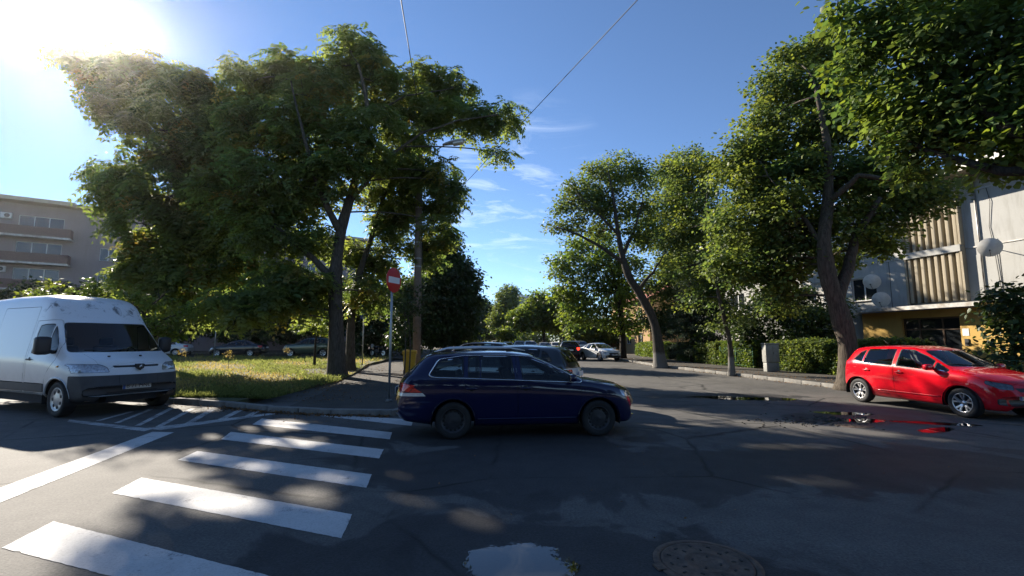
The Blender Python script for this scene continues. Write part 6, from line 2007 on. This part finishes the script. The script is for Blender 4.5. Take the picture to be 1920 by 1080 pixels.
p = G(679, 690, .13)
s2 = empty('street_sign', p, R(70), 'slim grey post with a narrow blue plate turned edge-on behind the corner trees', 'traffic sign')
m_ = MB(); m_.tube([(0, 0, -.05), (0, 0, P(684, 578, p.y).z)], .035, 8); m_.build('pole', M['galv'], s2)
m_ = MB(); m_.box((0, -.05, P(684, 590, p.y).z), (.75, .012, .75)); m_.build('plate', M['sign_blue'], s2)
p = Vector((P(403, 640, 36.5).x, 36.5, .3))
s3 = empty('post', p, 0, 'thin grey pole standing in the grass before the black saloon', 'post')
m_ = MB(); m_.tube([(0, 0, -.05), (.02, 0, 1.8), (.1, 0, P(403, 575, 36.5).z)], .045, 8); m_.build('pole', M['galv'], s3)
m_ = MB(); m_.lathe([(.001, .05), (.05, .04), (.055, 0), (.001, 0)], 10, 'z', Matrix.Translation((.1, 0, P(403, 575, 36.5).z))); m_.build('cap', M['galv'], s3)

# concrete pole, street lamp, cables
Yp = 23.6
pb = Vector((P(782, 640, Yp).x, Yp, .12))
M['pole_concrete'] = flat('pole_concrete', (.20, .165, .135), .9, 0, .25, 4, .35, dirt=(.10, .085, .07))
ptop = P(788.5, 190, Yp)
up = empty('utility_pole', pb, 0, 'tall round concrete utility pole standing among the trees on the left pavement', 'utility pole')
m_ = MB(); m_.tube([(0, 0, -.2), (ptop.x - pb.x, 0, ptop.z)], [.215, .15], 16); m_.build('shaft', M['pole_concrete'], up)
for v_ in (500, 485, 455, 390, 330):
    z = P(785, v_, Yp).z; f_ = z / ptop.z
    m_ = MB(); m_.lathe([(.22 - .06 * f_, -.03), (.226 - .06 * f_, 0), (.22 - .06 * f_, .03)], 16, 'z', Matrix.Translation(((ptop.x - pb.x) * f_, 0, z - .12))); m_.build('steel_band', M['galv'], up)
m_ = MB(); m_.tube([(ptop.x - pb.x + .20, -.05, P(785, 340, Yp).z), (ptop.x - pb.x + .21, -.05, P(785, 420, Yp).z), (.24, -.05, P(785, 520, Yp).z), (.25, -.05, 1.0)], .018, 6); m_.build('riser_cable', M['rubber'], up)
lh = P(852, 268, 20.4)
la = P(790, 300, Yp)
sl_ = empty('street_lamp', la, 0, 'grey street lamp head on an arm reaching out from the concrete pole', 'street lamp')
D = lh - la
m_ = MB(); m_.tube([(0, 0, -.3), (.1, 0, .0), D * .45 + Vector((0, 0, .12)), D - Vector((.30, 0, .02))], .028, 8); m_.build('arm', M['galv'], sl_)
m_ = MB()
A_ = Matrix.Translation(D) @ Matrix.Rotation(R(-12), 4, 'Y')
secs = [(-.55, .06, .06), (-.40, .12, .10), (-.13, .19, .13), (.2, .21, .13), (.42, .17, .10), (.5, .08, .05)]
for i, (x, hw, hh_) in enumerate(secs): pass
vs = []
for x, hw, hh_ in secs:
    for a in np.linspace(0, PI, 9): vs.append(A_ @ Vector((x, hw * math.cos(a), hh_ * math.sin(a))))
    vs.append(A_ @ Vector((x, 0, -.01)))
fs = []
for i in range(len(secs) - 1):
    for j in range(10): fs.append((i * 10 + j, i * 10 + (j + 1) % 10, (i + 1) * 10 + (j + 1) % 10, (i + 1) * 10 + j))
fs += [tuple(range(10))[::-1], tuple(range(50, 60))]
m_.add(vs, fs, 0, True); m_.build('housing', M['galv'], sl_, recalc=True)
m_ = MB(); m_.bbox((.16, 0, -.05), (.48, .32, .10), .04, M=A_); m_.build('lamp_glass', M['frame_white'], sl_)


def cable(label, a, b, sag, r, n=24, group='overhead cables'):
    o = MB()
    pts = [a.lerp(b, t_) - Vector((0, 0, sag * 4 * t_ * (1 - t_))) for t_ in np.linspace(0, 1, n)]
    o.tube(pts, r, 6)
    ob = o.build('overhead_cable', M['rubber'], None)
    return tag(ob, label, 'cable', group)


q0 = P(787, 215, Yp); q1 = P(752, 0, 12.0)
cable('thick twisted overhead cable rising steeply from the top of the pole', q0, q0 + (q1 - q0) * 2.6, .0, .016)
q0 = P(789, 432, Yp); q1 = P(1195, 0, 7.0)
cable('thin overhead cable slanting up to the right across the sky', q0, q0 + (q1 - q0) * 1.7, .0, .008)

# yellow waste bin
p = G(768, 686, .12) * 0 + Vector((P(769, 640, 21.5).x, 21.5, .12))
yb = empty('waste_bin', p, R(8), 'yellow wheeled waste bin at the foot of the concrete pole', 'bin')
M['bin_yellow'] = flat('bin_yellow', (.60, .33, .02), .45, 0, .12, 5, dirt=(.35, .2, .05))
m_ = MB()
vs = [(-.22, -.25, .05), (.22, -.25, .05), (.22, .25, .05), (-.22, .25, .05), (-.29, -.33, .98), (.29, -.33, .98), (.29, .33, .98), (-.29, .33, .98)]
m_.add(vs, [(3, 2, 1, 0), (0, 1, 5, 4), (1, 2, 6, 5), (2, 3, 7, 6), (3, 0, 4, 7)]); m_.box((0, 0, .96), (.64, .72, .05)); m_.build('body', M['bin_yellow'], yb)
m_ = MB(); m_.bbox((0, 0, 1.03), (.64, .74, .08), .03); m_.bbox((0, 0, 1.08), (.5, .5, .06), .03); m_.build('lid', M['bin_yellow'], yb)
for s in (-1, 1):
    m_ = MB(); m_.lathe([(.1, -.03), (.1, .03), (.001, .03)], 14, 'x', Matrix.Translation((s * .27, .24, .1))); m_.build('wheel', M['rubber'], yb)
m_ = MB(); m_.tube([(-.25, .40, 1.0), (.25, .40, 1.0)], .018, 6); m_.build('handle', M['bin_yellow'], yb)
for lbl, dx, h_ in (('thin stem of a sapling before the yellow bin, left of two', -.05, 2.6), ('thin stem of a sapling before the yellow bin, right of two', .16, 2.2)):
    b_s = Vector((p.x + dx, 20.7, .12))
    tree('sapling', lbl, [(b_s, .035), (b_s + Vector((.03, 0, 1.2)), .03), (b_s + Vector((-.03, 0, h_)), .012)], [((b_s.x - .1, 20.7, h_ + .5), (.9, .7, .7)), ((b_s.x + .3, 20.9, h_ + .9), (.7, .6, .6))], 'simple', 'leaf_dark', 'bark', size=.12, per=40, dens=14, rc=.4, cat='young tree', flare=1.1)

# grey cabinet
p = G(1447, 697, .13)
cb = empty('street_cabinet', (p.x, p.y, .13), R(-82) + PI / 2 - R(8), 'pale grey utility cabinet standing in a gap of the hedge', 'cabinet')
M['cabinet'] = flat('cabinet_grey', (.30, .30, .28), .6, 0, .12, 6, dirt=(.2, .19, .17))
m_ = MB(); m_.bbox((0, 0, .22), (.62, .34, .44), .02); m_.build('base', M['cabinet'], cb)
m_ = MB(); m_.bbox((0, 0, .90), (.66, .38, .88), .025); m_.build('housing', M['cabinet'], cb)
m_ = MB(); m_.bbox((0, 0, 1.37), (.72, .44, .06), .02); m_.build('lid', M['cabinet'], cb)
for s in (-1, 1):
    m_ = MB(); m_.bbox((s * .155, -.195, .90), (.29, .016, .78), .006); m_.build('door', M['cabinet'], cb)
m_ = MB(); m_.bbox((.03, -.21, .92), (.02, .02, .1), .005); m_.build('latch', M['steel_dark'], cb)

# green wire fence panels
M['fence_green'] = flat('fence_green', (.02, .10, .055), .5, .2, .15)


def wire_fence(label, a, b, h, bays):
    a, b = Vector(a), Vector(b)
    r_ = empty('wire_fence', (a.x, a.y, .12), math.atan2(b.y - a.y, b.x - a.x), label, 'fence', 'green fences along the pavement')
    Ln = (Vector((b.x, b.y)) - Vector((a.x, a.y))).length
    for k_ in range(bays + 1):
        m_ = MB(); m_.bbox((Ln * k_ / bays, 0, h / 2), (.05, .05, h + .06), .008); m_.build('post', M['fence_green'], r_)
    for k_ in range(bays):
        xa, xb = Ln * k_ / bays + .03, Ln * (k_ + 1) / bays - .03
        for z in (.12, h - .08, h - .22):
            m_ = MB(); m_.tube([(xa, 0, z), (xb, 0, z)], .014, 6); m_.build('rail', M['fence_green'], r_)
        m_ = MB()
        n_ = int((xb - xa) / .11)
        for q in range(1, n_): m_.tube([(xa + (xb - xa) * q / n_, 0, .1), (xa + (xb - xa) * q / n_, 0, h - .06)], .006, 4)
        m_.build('wire_panel', M['fence_green'], r_)


kx = lambda y: float(np.interp(y, [q[1] for q in KR], [q[0] for q in KR]))
wire_fence('low green wire fence panel before the sunlit hedge by the slim tree', (kx(29.2) + 3.68, 29.2), (kx(26.2) + 3.68, 26.2), 1.15, 2)
wire_fence('green wire fence running behind the red hatchback', (kx(16.8) + 2.5, 16.8), (kx(6) + 2.5, 6.0), 1.05, 5)

# manhole covers
M['rust_iron'] = flat('rust_iron', (.13, .092, .068), .75, .3, .35, 14, .5, dirt=(.045, .04, .036))


def manhole(p, r, label, holes=True):
    o = empty('manhole_cover', (p.x, p.y, .002), R(14), label, 'manhole cover', 'manhole covers in the road')
    m_ = MB(); m_.lathe([(r * 1.18, -.02), (r * 1.18, .006), (r * 1.03, .008), (r * 1.02, -.01)], 48); m_.build('frame', M['rust_iron'], o)
    m_ = MB(); m_.lathe([(r, -.02), (r, .007), (r * .95, .009), (r * .93, .006), (r * .5, .006), (r * .49, .009), (r * .46, .009), (r * .45, .006), (.001, .006)], 48); m_.build('lid', M['rust_iron'], o)
    m_ = MB()
    rg = random.Random(3)
    for ring, n_ in ((.82, 12), (.62, 9), (.3, 4)):
        for q in range(n_):
            a = 2 * PI * q / n_ + ring * 3
            m_.box((r * ring * math.cos(a), r * ring * math.sin(a), .0085), (r * .095, r * .045, .004), a + (PI / 2 if q % 2 else 0))
    m_.build('lift_holes', M['rubber'], o)
    m_ = MB(); m_.box((-r * 1.16, .02, .006), (r * .2, r * .28, .012)); m_.build('hinge', M['rust_iron'], o)


manhole(G(1325, 1056), .33, 'rusty perforated manhole cover at the lower edge of the road')
manhole(G(1598, 797), .30, 'wet manhole cover in the puddles before the red hatchback')
# broken asphalt crumbs round the wet cover, pebbles
cr = MB()
for k_ in range(160):
    c0 = G(random.gauss(1530, 55), random.gauss(790, 6))
    cr.bbox((c0.x, c0.y, .008), (random.uniform(.015, .06), random.uniform(.015, .06), random.uniform(.01, .025)), .004)
tag(cr.build('asphalt_crumbs', M['pavement']), kind='stuff')
# tall dry weeds in the grass
for lbl, u_, Y in (('dry weed stalk standing highest in the sunlit grass', 432, 24.0), ('dry weed stalk left of the corner trunk', 540, 30.0), ('dry weed stalk in the grass nearest the van', 345, 27.0)):
    z0_ = float(lawn_z(P(u_, 640, Y).x, Y)); b_s = Vector((P(u_, 640, Y).x, Y, z0_))
    w_ = empty('weed', b_s, 0, lbl, 'weed', 'dry weeds in the grass')
    m_ = MB(); m_.tube([(0, 0, 0), (-.03, 0, .4), (-.10, 0, .82)], [.012, .009, .005], 5)
    for q in range(7): m_.tube([(-.04 - .01 * q, 0, .45 + .05 * q), (-.04 + .16 * math.cos(q * 2.4), .16 * math.sin(q * 2.4), .62 + .05 * q)], .004, 4)
    m_.build('stalk', M['soil'], w_)
    n_ = 90
    V, F, C = simple_leaves(np.array([[-.08 + .14 * math.cos(q * 2.4), .14 * math.sin(q * 2.4), .62 + .05 * q] for q in range(7)]), .10, 16, .05, .2, .5, [((2.2, 1.5, 1.1), 1)])
    link('seed_heads', np_mesh('seed_heads', V, F, M['grass'], C), w_)

# ------------------------------------------------------------------ the air
hb = MB(); hb.box((0, 200, 9.3), (1000, 680, 20.8))
t = NT('haze_air')
vol = t.n('VolumePrincipled', Color=(1, .98, .95), Density=.00023, Anisotropy=.92)
t.t.links.new(vol.outputs[0], t.out.inputs['Volume'])
tag(hb.build('haze', t.m), kind='stuff')
